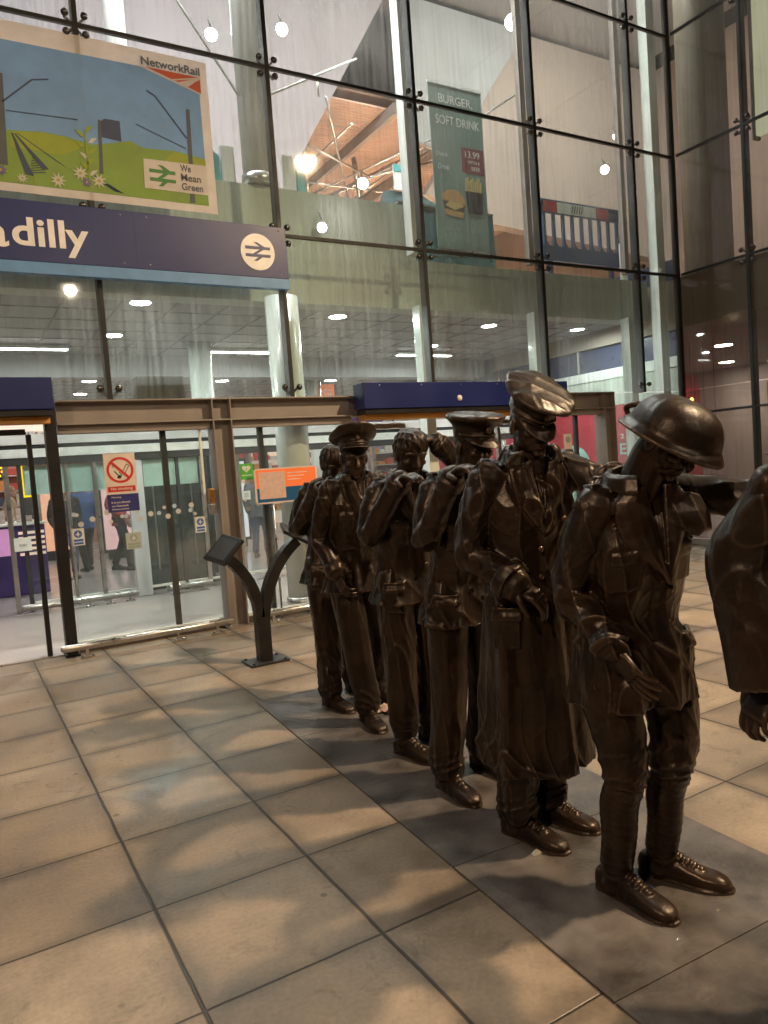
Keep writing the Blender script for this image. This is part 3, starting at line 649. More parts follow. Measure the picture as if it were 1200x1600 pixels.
# columns
def column(x, y, z0, z1, r, label):
    t = thing('round_column', label, 'column')
    MB().lathe([(r, z0+.13), (r, z1)], (x, y, 0), 40).build('shaft', M['white'] if z0 > 4 else M['colwhite'], t)
    MB().lathe([(r+.02, z0), (r+.02, z0+.12), (r+.001, z0+.13)], (x, y, 0), 40).build('base_ring', M['steel'], t)
column(3.36, 7.72, .007, 3.499, .185, 'pale round column just inside the glass behind the orange board')
column(3.33, 8.03, 4.81, 11.2, .165, 'white round column rising behind the upper panes right of the poster')
column(3.36, 10.9, .009, 3.555, .17, 'pale round column deeper inside under the dark display unit')
column(2.35, 10.0, 4.12, 11.2, .13, 'white round column rising behind the rail poster')
column(6.9, 14.5, .009, 3.555, .17, 'pale round column deep inside behind the bareheaded soldier')
for x, l in ((5.13, 'white upright of the glass wall left of the burger banner'), (7.01, 'white upright of the glass wall left of the barrier'), (8.88, 'white upright of the glass wall right of the barrier')):
    t = thing('facade_upright', l, 'upright')
    MB().box(x+.06, x+.20, D+.28, D+.44, .01, 3.499, .006).build('lower_post', M['colwhite'], t)
    MB().box(x+.02, x+(.17 if x < 6 else .11), D+.26, D+(.42 if x < 6 else .34), 4.13, 11.2, .006).build('upper_post', M['white'] if x < 6 else M['beamgrey'], t)
t = thing('facade_upright', 'white upright standing next to the corner of the glass wall', 'upright')
MB().box(9.45, 9.62, D+.12, D+.28, .01, 11.2, .006).build('lower_post', M['colwhite'], t)

# ------------------------------------------------------------------ lamps in the ceilings
def downlight(x, y, z, r, k, col, label, grp):
    t = thing('ceiling_light', label, 'ceiling light', (x, y, z), 0, grp)
    MB().lathe([(r*.98, -.004), (r*1.25, -.012), (r*1.28, 0)], (0, 0, 0), 24).build('rim', M['white'], t)
    MB().lathe([(.0001, -.006), (r*.97, -.006), (r*.97, -.001)], (0, 0, 0), 24, 'z', False).build('diffuser', emit('lamp_%d' % k, col, k), t)
    return t
GL = 'round lamps in the concourse ceiling'
cool = (.93, 1.0, .96)
d0 = downlight(2.0, 8.5, 3.557, .11, 420, cool, 'round ceiling lamp shining through the streaked pane below the name board', GL)
spots = [(4.6, 8.75, 'round ceiling lamp in the lower pane right of the name board'), (7.26, 8.9, 'round ceiling lamp in the lower pane above the navy door box'), (-.7, 8.5, 'round ceiling lamp beyond the left edge of the name board'), (9.1, 8.9, 'round ceiling lamp added to brighten the corner beside the red shop'),  # the corner lamp is an extra, added to lift the dark corner
         (2.05, 10.4, 'second round ceiling lamp beside the streaked joint below the name board'), (4.7, 10.55, 'round ceiling lamp tight against the joint right of the name board'), (7.35, 10.6, 'small round ceiling lamp by the joint above the navy door box')]
far = []
for j, y in enumerate((12.9, 14.9, 16.9, 18.9)):
    for i, x in enumerate((-.6, 2.3, 4.9, 7.4)): far.append((x+.12*j, y))
def cp(src, x, y, label):
    c = copy_tree(src); c.location = (x, y, src.location.z); c['label'] = label; return c
for x, y, l in spots: cp(d0, x, y, l)
d1 = downlight(far[0][0], far[0][1], 3.557, .13, 150, (1, .97, .92), 'round lamp among the distant rows in the concourse ceiling', GL)
for x, y in far[1:]: cp(d1, x, y, 'round lamp among the distant rows in the concourse ceiling')
def floodlight(x, y, z, k, label, col=(1, 1, .97), aim=(0, -1, -.5), r=.09):
    t = thing('floodlight', label, 'spotlight', (x, y, z)); d = Vector(aim).normalized(); q = Vector((0, 0, -1)).rotation_difference(d)
    a = MB(); a.lathe([(.0001, .10), (r*.7, .10), (r*1.1, .0), (r*1.1, -.01), (r, -.01)], (0, 0, 0), 20); o1 = a.build('housing', M['dark'], t)
    b = MB(); b.lathe([(.0001, -.013), (r*.98, -.013)], (0, 0, 0), 20, 'z', False); b.f = [f[::-1] for f in b.f]; o2 = b.build('lens', emit('flood_%d' % k, col, k), t)
    MB().tube([(0, 0, .1), (0, .05, .2)], .012, 8).build('bracket', M['dark'], t)
    for o in (o1, o2): o.rotation_mode = 'QUATERNION'; o.rotation_quaternion = q
    return t
floodlight(8.92, 9.8, 8.9, 420, 'big bright floodlight high behind the top pane', r=.13, aim=(-.5, -.8, -.8))
floodlight(7.39, 12.6, 7.03, 160, 'bright floodlight above the dark teal board', r=.10, aim=(-.5, -.8, -.4))
floodlight(10.29, 9.2, 6.41, 130, 'greenish bright floodlight above the barrier', (.85, 1, .92), aim=(-.8, -.6, -.4), r=.07)
floodlight(11.07, 9.6, 7.26, 90, 'small white floodlight near the top right corner joint', aim=(-.8, -.6, -.4), r=.05)
floodlight(2.0, 9.0, 8.6, 260, 'unseen floodlight added to brighten the upper left panes from behind', r=.12, aim=(.3, -1, -.9))  # out-of-view lamp, put in for the glare on the upper left panes
floodlight(3.12, 8.6, 6.75, 500, 'glaring floodlight beside the white upper column', r=.07, aim=(-.2, -1, -.3))
floodlight(4.04, 8.6, 7.02, 500, 'glaring floodlight high in the pane right of the white upper column', r=.07, aim=(-.2, -1, -.3))
floodlight(4.0, 7.84, 4.37, 160, 'bright spotlight on the concrete edge right of the name board', r=.055, aim=(-.3, -1, -.2))
# warm uplighters added out of view behind the parapet to light the slats
for i, (x, y) in enumerate(((7.4, 12.4), (9.3, 12.6), (8.0, 16.5), (11.0, 17.0), (13.5, 19.0))):
    t = thing('uplighter', 'warm uplighter trough added unseen on the upper floor to light the slats', 'lamp', (x, y, 4.12), 0, 'added uplighters on the upper floor')
    MB().box(-.6, .6, -.1, .1, 0, .12, .01).build('trough', M['dark'], t)
    MB().box(-.56, .56, -.07, .07, .121, .125).build('lens', emit('uplight', (1, .60, .38), 260), t)
for i, (x, e_) in enumerate(((-1.5, 230), (2.5, 240), (6.0, 200), (10.5, 400), (13.5, 260))):  # made-up troughs, added to light the walls of the upper hall
    t = thing('hall_fill_lamp', 'long lamp trough added under the roof to brighten the upper hall walls', 'lamp', (x, 8.75, 10.7), 0, 'added lamp troughs of the upper hall')
    MB().box(-.75, .75, -.1, .1, .03, .16, .01).build('housing', M['white'], t)
    L = bpy.data.lights.new('lamp_light', 'AREA'); L.shape = 'RECTANGLE'; L.size = 1.4; L.size_y = .15; L.energy = e_; L.color = (.98, .95, 1) if x < 4 else (1, .93, .86)
    lo = bpy.data.objects.new('lamp_light', L); link(lo, t); lo.rotation_euler = (R(38), 0, 0)
for i, (x, e_) in enumerate(((.6, 180), (3.3, 460), (6.1, 260))):  # made-up lamp row, added so the columns read bright white
    t = thing('front_fill_lamp', 'slim lamp trough added behind the glass to brighten the white columns', 'lamp', (x, 7.66, 9.9), 0, 'added slim lamp troughs behind the glass')
    MB().box(-.5, .5, -.05, .05, .02, .10, .01).build('housing', M['white'], t)
    L = bpy.data.lights.new('lamp_light', 'AREA'); L.shape = 'RECTANGLE'; L.size = 1.0; L.size_y = .08; L.energy = e_; L.color = (1, .97, .95)
    lo = bpy.data.objects.new('lamp_light', L); link(lo, t); lo.rotation_euler = (R(8), 0, 0)
for i, (x, y) in enumerate(((4.2, 11.2), (1.0, 11.2), (7.6, 11.2))):
    t = thing('lobby_lamp', 'long pale strip lamp over the inner door screen', 'lamp', (x, y, 3.54), 0, 'strip lamps over the inner doors')
    MB().box(-.6, .6, -.06, .06, -.045, .0, .008).build('housing', M['white'], t); MB().box(-.57, .57, -.05, .05, -.052, -.0455).build('tube', emit('strip_lamp', (1, .96, .92), 38), t)

# ------------------------------------------------------------------ things upstairs
bn = thing('burger_banner', 'tall dark green pull up banner advertising a burger behind the glass', 'banner')
yb = 8.28
M['banner'] = mat('banner_green', (.20, .28, .24), .5, 0, .15, 2)
MB().box(5.97, 6.86, yb, yb+.01, 4.42, 6.62).build('sheet', M['banner'], bn)
MB().box(5.96, 6.87, yb-.008, yb+.02, 6.62, 6.65).build('top_rail', M['whitetrim'], bn)
MB().box(5.93, 6.90, yb-.08, yb+.1, 4.35, 4.42, .01).build('base', M['steel'], bn)
text_obj('lettering', 'BURGER,', 6.13, 6.70, 6.37, 6.50, yb-.001, M['offwhite'], bn, thick=.002)
text_obj('lettering', 'SOFT DRINK', 6.06, 6.80, 6.10, 6.22, yb-.001, M['offwhite'], bn, thick=.002)
MB().box(6.46, 6.84, yb-.003, yb-.0003, 5.50, 5.84).build('red_label', mat('banner_red', (.20, .04, .045), .5), bn)
text_obj('lettering', '13.99', 6.52, 6.77, 5.71, 5.80, yb-.0032, M['offwhite'], bn, thick=.001)
text_obj('lettering', 'WITH A', 6.56, 6.77, 5.63, 5.675, yb-.0032, M['offwhite'], bn, thick=.001); text_obj('lettering', 'BEER', 6.62, 6.77, 5.545, 5.595, yb-.0032, M['offwhite'], bn, thick=.001)
text_obj('lettering', 'Chips &', 6.03, 6.22, 5.66, 5.73, yb-.001, M['offwhite'], bn, shear=.2, thick=.001); text_obj('lettering', 'Drink', 6.05, 6.24, 5.50, 5.57, yb-.001, M['offwhite'], bn, shear=.2, thick=.001)
M['bun'] = mat('bun', (.55, .32, .12), .5); M['pattie'] = mat('pattie', (.10, .05, .03), .6); M['fries'] = mat('fries', (.65, .48, .18), .5)
pts = [(6.09, 5.09), (6.47, 5.05), (6.46, 5.14), (6.40, 5.21), (6.30, 5.25), (6.18, 5.23), (6.10, 5.17)]
MB().poly(pts, yb-.004, yb-.0003).build('bun_picture', M['bun'], bn)
MB().poly([(6.12, 4.98), (6.44, 4.95), (6.47, 5.048), (6.09, 5.088)], yb-.0035, yb-.0003).build('filling_picture', M['pattie'], bn)
MB().poly([(6.13, 5.02), (6.28, 4.97), (6.45, 5.03), (6.40, 5.06), (6.2, 5.08)], yb-.006, yb-.004).build('cheese_picture', M['fries'], bn)
MB().poly([(6.14, 4.90), (6.42, 4.87), (6.44, 4.948), (6.12, 4.978)], yb-.004, yb-.0003).build('bun_picture', M['bun'], bn)
for k in range(9):
    x = 6.49+.032*k; MB().poly([(x, 5.18), (x+.02, 5.18), (x+.028, 5.42+.03*math.sin(k*2.1)), (x+.006, 5.42+.03*math.sin(k*2.1))], yb-.004-.0004*(k % 3), yb-.0003).build('fries_picture', M['fries'], bn)
MB().poly([(6.52, 4.95), (6.76, 4.95), (6.79, 5.25), (6.48, 5.25)], yb-.008, yb-.0055).build('fries_box_picture', M['ink'], bn)
MB().lathe([(.0001, -.002), (.24, -.002), (.24, 0)], (6.33, yb-.0085, 4.9), 24, 'y', False).build('plate_picture', M['pattie'], bn) if False else None
text_obj('lettering', 'ASK AT THE BAR', 6.10, 6.72, 4.69, 4.73, yb-.001, M['fadegrey'], bn, thick=.001)
# teal board standing beside the banner and the low boards on the parapet
for nm, l, a in (('low_panel', 'teal panel standing behind the foot of the burger banner', (5.40, 7.0, 8.34, 8.40, 4.13, 4.98)),):
    t = thing(nm, l, 'panel'); MB().box(*a, .01).build('sheet', mat('teal_glass', (.10, .20, .22), .3), t); MB().box(a[0], a[1], a[2]-.01, a[3]+.01, a[5]+.002, a[5]+.03).build('top_trim', M['steel'], t)
def endboard(x, side, lab):
    t = thing('seat_back', lab, 'panel')
    MB().box(x, x+.16, 8.14, 8.2, 4.80, 5.28, .01).build('white_panel', M['white'], t)
    xs = (x-.12, x-.02) if side < 0 else (x+.18, x+.30)
    MB().poly([(xs[0], 4.80), (xs[1], 4.80), (xs[1]-.04*(side > 0), 5.15), (xs[0]+.03*(side < 0), 5.2), ], 8.14, 8.2).build('teal_panel', M['teal'], t)
endboard(2.95, -1, 'white and teal panel standing left of the white upper column')
endboard(3.70, 1, 'white and teal panel standing right of the white upper column')
db = thing('dark_board', 'dark teal board with small notice on top behind the parapet', 'board')
MB().poly([(6.3, 4.9), (8.3, 4.9), (8.0, 6.12), (7.6, 6.30), (6.9, 6.28)], 11.0, 11.1).build('sheet', mat('dark_teal', (.07, .12, .13), .4), db)
MB().box(7.05, 7.40, 10.95, 10.98, 6.29, 6.72, .005).build('notice', M['offwhite'], db); MB().box(7.05, 7.40, 10.94, 10.949, 6.60, 6.72).build('teal_strip', M['teal'], db)
# chapter 8 style barrier
br = thing('plastic_barrier', 'blue plastic crowd barrier with red and white top band', 'barrier')
y0 = 8.26; z0, z1 = 4.40, 5.32
xs0, xs1 = 7.86, 9.50
mb = MB(); mb.box(xs0, xs1, y0, y0+.05, z0+.02, z0+.24, .015); mb.box(xs0, xs1, y0, y0+.05, z1-.06, z1, .015); mb.box(xs0, xs1, y0+.01, y0+.04, z1-.20, z1-.055)
nb = 9
for i in range(nb):
    x = xs0+.03+(xs1-xs0-.1)*i/(nb-1); mb.box(x-.0, x+.05, y0+.003, y0+.047, z0+.235, z1-.195, .012)
    if i < nb-1: mb.poly([(x+.05, z0+.24), (x+.10, z0+.24), (x+.05, z0+.30)], y0+.005, y0+.045)
mb.build('frame', M['plasticblue'], br)
for fx in (xs0+.1, xs1-.25):
    mb = MB(); mb.box(fx, fx+.08, y0+.005, y0+.045, 4.16, z0+.03); mb.box(fx-.02, fx+.1, y0-.1, y0+.2, 4.125, 4.16, .01); mb.build('foot', M['plasticblue'], br)
for i in range(5):
    a = xs0+.05+i*.27; MB().box(a, a+.265, y0-.004, y0+.0095, z1-.185, z1-.03).build('band', (M['plasticred'], M['plasticwhite'], M['bandmark'] if 'bandmark' in M else M['plasticwhite'], M['plasticwhite'], M['plasticred'])[i], br)
mb = MB()
for k in range(5): mb.bar((xs0+.61+.05*k, y0-.006, z1-.165), (xs0+.64+.05*k, y0-.006, z1-.05), .002, .014, (1, 0, .01))
mb.build('band_mark', M['ink'], br)
cb = thing('white_bollard', 'white post with dark cap at the right end of the upper floor', 'post')
MB().lathe([(.055, 4.13), (.055, 4.72)], (9.3, 8.05, 0), 20).build('shaft', M['whitetrim'], cb); MB().lathe([(.07, 4.72), (.075, 4.76), (.05, 4.84), (.0001, 4.85)], (9.3, 8.05, 0), 20).build('cap', M['dark'], cb)
# dark display unit sitting on the beam behind the glass
du = thing('display_unit', 'dark display unit standing on the beam under the name board', 'screen')
MB().box(1.66, 2.13, D+.1, D+.34, 2.37, 2.60, .01).build('case', M['dark'], du)
MB().box(1.69, 2.10, D+.095, D+.0995, 2.40, 2.575).build('panel', mat('unit_panel', (.02, .024, .022), .35), du)

# ------------------------------------------------------------------ inner door screen
YI = 10.35
inn = thing('inner_door_screen', 'inner line of glass doors and white header across the lobby', 'door screen')
MB().box(-4, 9.6, YI, YI+.12, 2.14, 2.27, .004).build('upper_header', M['white'], inn)
MB().box(-4, 9.6, YI+.02, YI+.12, 2.09, 2.139).build('shadow_gap', M['seal'], inn)
MB().box(-4, 9.6, YI-.02, YI+.12, 1.975, 2.085, .004).build('lower_header', M['whitetrim'], inn)
MB().box(-4, 9.6, YI+.0, YI+.12, 1.88, 1.974, .004).build('track', M['dark'], inn)
for x, wd, mt in ((.56, .06, 'steel'), (.72, .05, 'dark'), (2.06, .2, 'white'), (3.05, .06, 'steel'), (3.6, .05, 'steel'), (4.55, .06, 'steel'), (5.9, .06, 'steel'), (6.55, .05, 'steel'), (7.6, .06, 'steel'), (1.62, .05, 'steel'), (8.6, .08, 'white'), (1.28, .035, 'steel'), (2.72, .04, 'dark'), (3.36, .04, 'dark'), (4.05, .05, 'dark'), (5.2, .05, 'steel'), (7.1, .05, 'dark')):
    MB().box(x, x+wd, YI+.02, YI+.10, .01, 1.879, .004).build('upright', M[mt], inn)
for a, b in ((.78, 1.62), (1.67, 2.06), (2.26, 3.05), (3.11, 3.6), (3.65, 4.55), (5.96, 6.55), (6.6, 7.6), (7.66, 8.6)):
    MB().box(a, b, YI+.055, YI+.065, .12, 1.879).build('glass', M['doorglass'], inn)
    MB().box(a, b, YI+.03, YI+.09, .10, .13, .003).build('bottom_rail', M['whitetrim'], inn)
for a, b in ((.79, 2.05), (2.28, 3.04)):
    MB().box(a, b, YI+.075, YI+.085, 1.50, 1.875).build('teal_band', mat('teal_film', (.62, .82, .76), .4), inn)
for i in range(10): MB().lathe([(.0001, -.001), (.03, -.001), (.03, 0)], (.9+i*.22, YI+.0545, 1.2-.08*(i % 2)), 14, 'y', False).build('marking_dot', M['frost'], inn)
guard(.62, 2.0, 10.1, 'steel tube guard rail in front of the inner doors', (.9, 1.15, 1.4, 1.65, 1.9), .04)
guard(2.4, 3.0, 10.1, 'short steel tube guard rail by the dark cabinets', (2.5, 2.9), .04)
ps = thing('push_sign', 'small white sign fixed to the inner door frame at left', 'sign')
MB().box(.60, .80, YI-.03, YI-.012, .80, .97, .004).build('plate', M['offwhite'], ps); text_obj('lettering', 'PUSH', .66, .74, .86, .89, YI-.031, M['ink'], ps, thick=.001)
ps = thing('paper_sign', 'small white paper sign on the inner glass below the green heart', 'sign')
MB().box(3.64, 3.76, YI-.03, YI-.02, 1.20, 1.33).build('sheet', M['offwhite'], ps); text_obj('lettering', 'AUTO', 3.67, 3.73, 1.27, 1.295, YI-.0305, M['ink'], ps, thick=.001); text_obj('lettering', 'DOOR', 3.67, 3.73, 1.235, 1.26, YI-.0305, M['ink'], ps, thick=.001)
ps = thing('faded_notice', 'faded no smoking notice on the inner glass behind the first cap', 'notice')
MB().box(4.42, 4.68, YI-.03, YI-.02, 1.68, 1.98).build('sheet', M['fadewhite'], ps); MB().lathe([(.06, -.001), (.085, -.001), (.085, 0)], (4.55, YI-.031, 1.86), 24, 'y', False).build('ring', mat('faded_red', (.45, .28, .26), .5), ps)
# dark cabinets behind the inner doors
for x0_, x1_, l in ((2.30, 2.62, 'narrow dark glass cabinet behind the inner doors'), (2.66, 3.35, 'wide dark glass cabinet behind the inner doors')):
    t = thing('glass_cabinet', l, 'cabinet')
    MB().box(x0_, x1_, 10.75, 11.3, .01, 2.0, .01).build('body', M['dark'], t)
    MB().box(x0_+.02, x1_-.02, 10.735, 10.748, .05, 1.96).build('door', mat('smoked_glass', (.03, .05, .05), .08), t)
    MB().box((x0_+x1_)/2-.01, (x0_+x1_)/2+.01, 10.72, 10.734, .3, 1.7).build('handle', M['steel'], t)

# ------------------------------------------------------------------ concourse beyond the inner doors
def board_leds(par, x0, x1, z0, z1, y, rows, mt, seed):
    rg = random.Random(seed); mb = MB(); h = (z1-z0)/rows
    for i in range(rows):
        z = z1-h*(i+.8); x = x0
        while x < x1-.03:
            wd = rg.uniform(.03, .14)
            if rg.random() < .82: mb.box(x, min(x+wd, x1), y-.004, y-.001, z, z+h*.5)
            x += wd+.03
    return mb.build('amber_text', mt, par)
M['amberled'] = emit('amber_led', (1, .45, .02), 3.5); M['yellow'] = emit('yellow_panel', (1, .62, .0), 1.6)
for k, (xa, xb, z0, z1, y, l) in enumerate(((.0, .62, 1.82, 2.5, 15.0, 'black departure board with amber lines at the far left'), (.70, .86, 1.84, 2.5, 15.0, 'narrow black departure board with amber lines beside the slim frame'), (1.02, 1.5, 2.2, 2.38, 15.2, 'amber line display over the yellow panel'), (2.75, 3.45, 2.02, 2.27, 15.0, 'small departure display left of the no smoking notice'))):
    t = thing('departure_board', l, 'departure board')
    MB().box(xa-.03, xb+.03, y, y+.12, z0-.03, z1+.03, .01).build('case', M['black'], t)
    board_leds(t, xa, xb, z0, z1, y, 9 if k < 2 else 2, M['amberled'], k)
    MB().tube([((xa+xb)/2, y+.06, z1+.03), ((xa+xb)/2, y+.06, 3.556)], .02, 8).build('hanger', M['dark'], t)
t = thing('yellow_panel', 'bright yellow totem with dark writing beside the departure boards', 'sign')
MB().box(1.12, 1.38, 15.2, 15.3, 1.45, 2.15, .01).build('panel', M['yellow'], t)
for k in range(7): MB().box(1.20+.02*(k % 2), 1.28, 15.19, 15.1985, 1.52+.085*k, 1.56+.085*k).build('mark', M['ink'], t)
MB().box(1.10, 1.40, 15.25, 15.35, .01, 1.449, .01).build('stand', M['dark'], t)
# kiosk at left
M['purple'] = mat('purple_kiosk', (.06, .035, .15), .5); M['pinklight'] = emit('pink_light', (1, .62, .75), 2.2); M['creamlit'] = screen('cream_glow', (1, .75, .6), .45, (.8, .6, .5))  # cream shelves, fascia and back walls glow by emission for a pinkish hall light
t = thing('purple_kiosk', 'purple kiosk counter with bright swirl and shelves at the far left', 'kiosk')
MB().box(-2.5, 1.15, 12.2, 13.4, .01, 1.05, .02).build('counter', M['purple'], t)
MB().box(-2.5, 1.17, 12.15, 13.4, 1.055, 1.09, .01).build('top', M['whitetrim'], t)
MB().poly([(-.4, .62), (.72, .62), (.72, 1.02), (-.4, 1.02)], 12.19, 12.198).build('bright_panel', screen('magenta_panel', (.9, .45, .8), .35, (.5, .2, .45)), t)  # panel given a pink glow of its own
mb = MB()
for rr_ in (.17, .10): mb.tube([(.28+rr_*math.cos(a*.35), 12.17, .83+rr_*.9*math.sin(a*.35)) for a in range(17)], .014, 6)
mb.build('swirl', M['yellow'], t)
for k in range(5): MB().box(.78, 1.13, 12.17, 12.198, .60+.08*k, .64+.08*k).build('shelf_edge', M['creamlit'], t)
MB().box(-2.6, 1.4, 12.3, 12.4, 2.45, 2.75, .01).build('fascia', M['creamlit'], t)
for x in (-2.4, 1.05): MB().box(x, x+.08, 12.25, 12.33, 1.091, 2.45).build('post', M['steel'], t)
M['shelfmix'] = mat('goods', (.45, .35, .30), .5, var=.5, scale=30)
mb = MB(); rg = random.Random(4)
for k in range(26):
    x = -2.2+k*.125; h = rg.uniform(.08, .24); MB().box(x, x+.09, 12.5, 12.6, 1.092, 1.092+h, .006).build('goods', M['shelfmix'], t)
# shops across the back
def shop(x0, x1, y, fascia, lit, word, label, wordcol='offwhite', zf=2.6):
    t = thing('shop_front', label, 'shop')
    MB().box(x0, x1, y, y+.3, zf, zf+.55, .01).build('fascia', fascia, t)
    MB().box(x0, x1, y+2.0, y+2.1, .01, 3.4).build('back_wall', lit, t)
    MB().box(x0, x1, y+.3, y+2.0, 2.9, 2.95).build('ceiling', M['offwhite'], t)
    MB().box(x0+.3, x1-.3, y+.9, y+1.1, 2.84, 2.89).build('lamp', emit('shop_lamp', (1, .93, .88), 9), t)
    for x in (x0+.02, x1-.10): MB().box(x, x+.08, y+.01, y+.3, .01, zf-.002).build('pier', M['steel'], t)
    if word: text_obj('lettering', word, (x0+x1)/2-.16*len(word), (x0+x1)/2+.16*len(word), zf+.12, zf+.42, y-.001, M[wordcol], t, bold=.01)
    rg = random.Random(x0)
    for r in range(5):
        MB().box(x0+.3, x1-.3, y+1.7, y+1.98, .4+.4*r, .42+.4*r).build('shelf', M['offwhite'], t)
        x = x0+.35
        while x < x1-.45:
            wd = rg.uniform(.14, .34); MB().box(x, x+wd, y+1.72, y+1.9, .421+.4*r, .421+.4*r+rg.uniform(.1, .3), .01).build('goods', SG[rg.randrange(4)], t); x += wd+.03
    return t
SG = [mat('goods_red', (.5, .08, .05), .5), mat('goods_orange', (.7, .3, .08), .5), mat('goods_pale', (.6, .58, .5), .5), mat('goods_dark', (.07, .08, .12), .5)]
shop(-5, -.2, 20, mat('fascia_white', (.6, .6, .6), .5), M['creamlit'], 'NEWS', 'bright news shop across the concourse at the far left', 'ink')
shop(.1, 3.4, 20, mat('fascia_orange', (.55, .18, .08), .5), mat('shop_brick', (.5, .24, .16), .6), 'COFFEE', 'orange fronted shop seen through the no smoking door')
shop(3.7, 7.0, 20, mat('fascia_grey', (.3, .3, .34), .5), mat('shop_grey', (.4, .38, .38), .6), 'BAKERY', 'grey shuttered shop seen behind the green heart sticker')
shop(7.3, 10.6, 20, M['orange'], M['creamlit'], 'FOOD', 'orange shop seen behind the first peaked cap')
shop(10.9, 14.2, 20, mat('fascia_blue', (.08, .08, .35), .5), mat('shop_lilac', (.45, .35, .5), .6), 'GIFTS', 'blue fronted shop seen over the bareheaded soldier')
t = thing('hanging_sign', 'small orange square sign hanging under the concourse ceiling', 'sign')
MB().box(6.95, 7.25, 14.2, 14.24, 2.95, 3.38, .005).build('board', M['orange'], t); text_obj('lettering', 'SKZ', 7.0, 7.2, 3.14, 3.26, 14.199, M['offwhite'], t, thick=.002); MB().tube([(7.1, 14.22, 3.38), (7.1, 14.22, 3.556)], .012, 6).build('hanger', M['dark'], t)
t = thing('glass_lift', 'pale steel and glass kiosk frame behind the bareheaded soldier', 'kiosk')
MB().box(6.7, 8.2, 12.0, 13.0, 2.2, 2.34, .01).build('roof', M['whitetrim'], t); MB().box(6.8, 8.1, 12.1, 12.9, .01, 1.0, .01).build('counter', M['offwhite'], t)
for x in (6.72, 8.12): MB().box(x, x+.06, 12.02, 12.08, .01, 2.2).build('upright', M['steel'], t)
MB().box(6.85, 8.05, 12.095, 12.0995, .55, .95).build('panel', SG[3], t)
# planters / advertising totems in the middle of the hall
for x, y, m_, l in ((3.0, 16.2, 'ad_rose', 'rose lit advertising panel in the hall behind the notice'), (5.2, 15.5, 'ad_white', 'white lit advertising panel in the hall by the green sticker'), (1.9, 17.6, 'ad_orange', 'orange lit advertising panel deep in the hall')):
    t = thing('advertising_panel', l, 'advertising panel')
    MB().box(x-.4, x+.4, y, y+.15, .15, 1.95, .02).build('case', M['dark'], t)
    c = {'ad_rose': (.9, .45, .45), 'ad_white': (.85, .9, 1), 'ad_orange': (1, .4, .15)}[m_]
    MB().box(x-.35, x+.35, y-.006, y-.001, .22, 1.88).build('poster', screen(m_, c, .7, (.5, .4, .4)), t)
    MB().box(x-.3, x+.3, y+.02, y+.13, .011, .15).build('foot', M['dark'], t)

# ------------------------------------------------------------------ shop inside the corner, seen through both glass walls
cs = thing('corner_shop', 'red shop with pale arches and white top rail behind the glass corner', 'shop')
XS = 9.86
def xwall(y0, y1, z0, z1, mt, name, x=XS, t=.05): return MB().box(x, x+t, y0, y1, z0, z1).build(name, mt, cs)
xwall(7.55, 16, 2.76, 2.92, M['whitetrim'], 'top_rail', XS-.02, .09)
xwall(7.55, 16, 2.925, 4.4, mat('night_blue_panel', (.035, .045, .10), .3), 'blue_panel', XS+.02)
xwall(7.55, 16, 2.30, 2.755, M['slab'], 'grey_panel')
xwall(7.55, 16, .01, 2.295, M['red'], 'red_panel')
for y in (7.5, 9.6, 11.8): MB().box(XS-.03, XS+.06, y, y+.05, 2.925, 3.5).build('glazing_bar', M['steel'], cs)
def arch(y, z, r, x, n=20):
    vs = []; 
    for xx in (x-.012, x): vs += [(xx, y-r, .02)]+[(xx, y-r*math.cos(math.pi*k/n), z+r*math.sin(math.pi*k/n)) for k in range(n+1)]+[(xx, y+r, .02)]
    m = n+3; mb = MB(); mb.add(vs, [tuple(range(m)), tuple(range(2*m-1, m-1, -1))]+[(i, (i+1) % m, (i+1) % m+m, i+m) for i in range(m)])
    return mb.build('pale_arch', M['mint'], cs)
arch(9.9, 1.25, .42, XS-.001); arch(13.0, 1.2, .5, XS-.001)
TM = Matrix(((0, 0, 0, 0), (0, 0, 0, 0), (0, 0, 0, 0), (0, 0, 0, 1)))
def sidetext(body, y0, y1, z0, z1, x, mt, name='lettering'):
    # text on a wall facing -X: reads from far (+Y) to near (-Y)
    Mx = Matrix(((0, 1, 0, x), (-1, 0, 0, 0), (0, 0, 1, 0), (0, 0, 0, 1)))
    return text_obj(name, body, -y1, -y0, z0, z1, 0, mt, cs, bold=.015, thick=.003, M4=Mx)
sidetext('2 for 1', 8.35, 8.78, 1.72, 1.80, XS-.002, M['offwhite']); sidetext('EASY', 8.1, 8.80, 1.45, 1.64, XS-.002, M['mint'])
sidetext('2 for 1', 10.9, 11.6, 1.72, 1.84, XS-.002, M['offwhite'])
# room behind the return glass
struct('corner_room_ceiling', MB().box(9.80, 16.5, -1, 12, 3.32, 4.07), M['beige'])
struct('corner_room_floor', MB().box(9.92, 16.5, -1, 12, -.1, .007), M['lobbyfloor'])
struct('corner_room_back', MB().box(16.4, 16.55, -1, 12, .01, 3.31), M['beige'])
struct('corner_room_end', MB().box(9.95, 16.4, 12.0, 12.1, .01, 3.31), M['red'])
struct('corner_upper_back', MB().box(13.2, 13.4, -1, 7.5, 4.21, 11.1), mat('brown_wall', (.16, .135, .12), .6))
def arch2(y, z, r, x):
    n = 20; vs = []
    for xx in (x-.03, x): vs += [(xx, y-r, .02)]+[(xx, y-r*math.cos(math.pi*k/n), z+r*math.sin(math.pi*k/n)) for k in range(n+1)]+[(xx, y+r, .02)]
    m = n+3; mb = MB(); mb.add(vs, [tuple(range(m)), tuple(range(2*m-1, m-1, -1))]+[(i, (i+1) % m, (i+1) % m+m, i+m) for i in range(m)])
    return mb.build('pale_arch', M['mint'], cs)
arch2(6.1, 1.3, .9, 12.0)
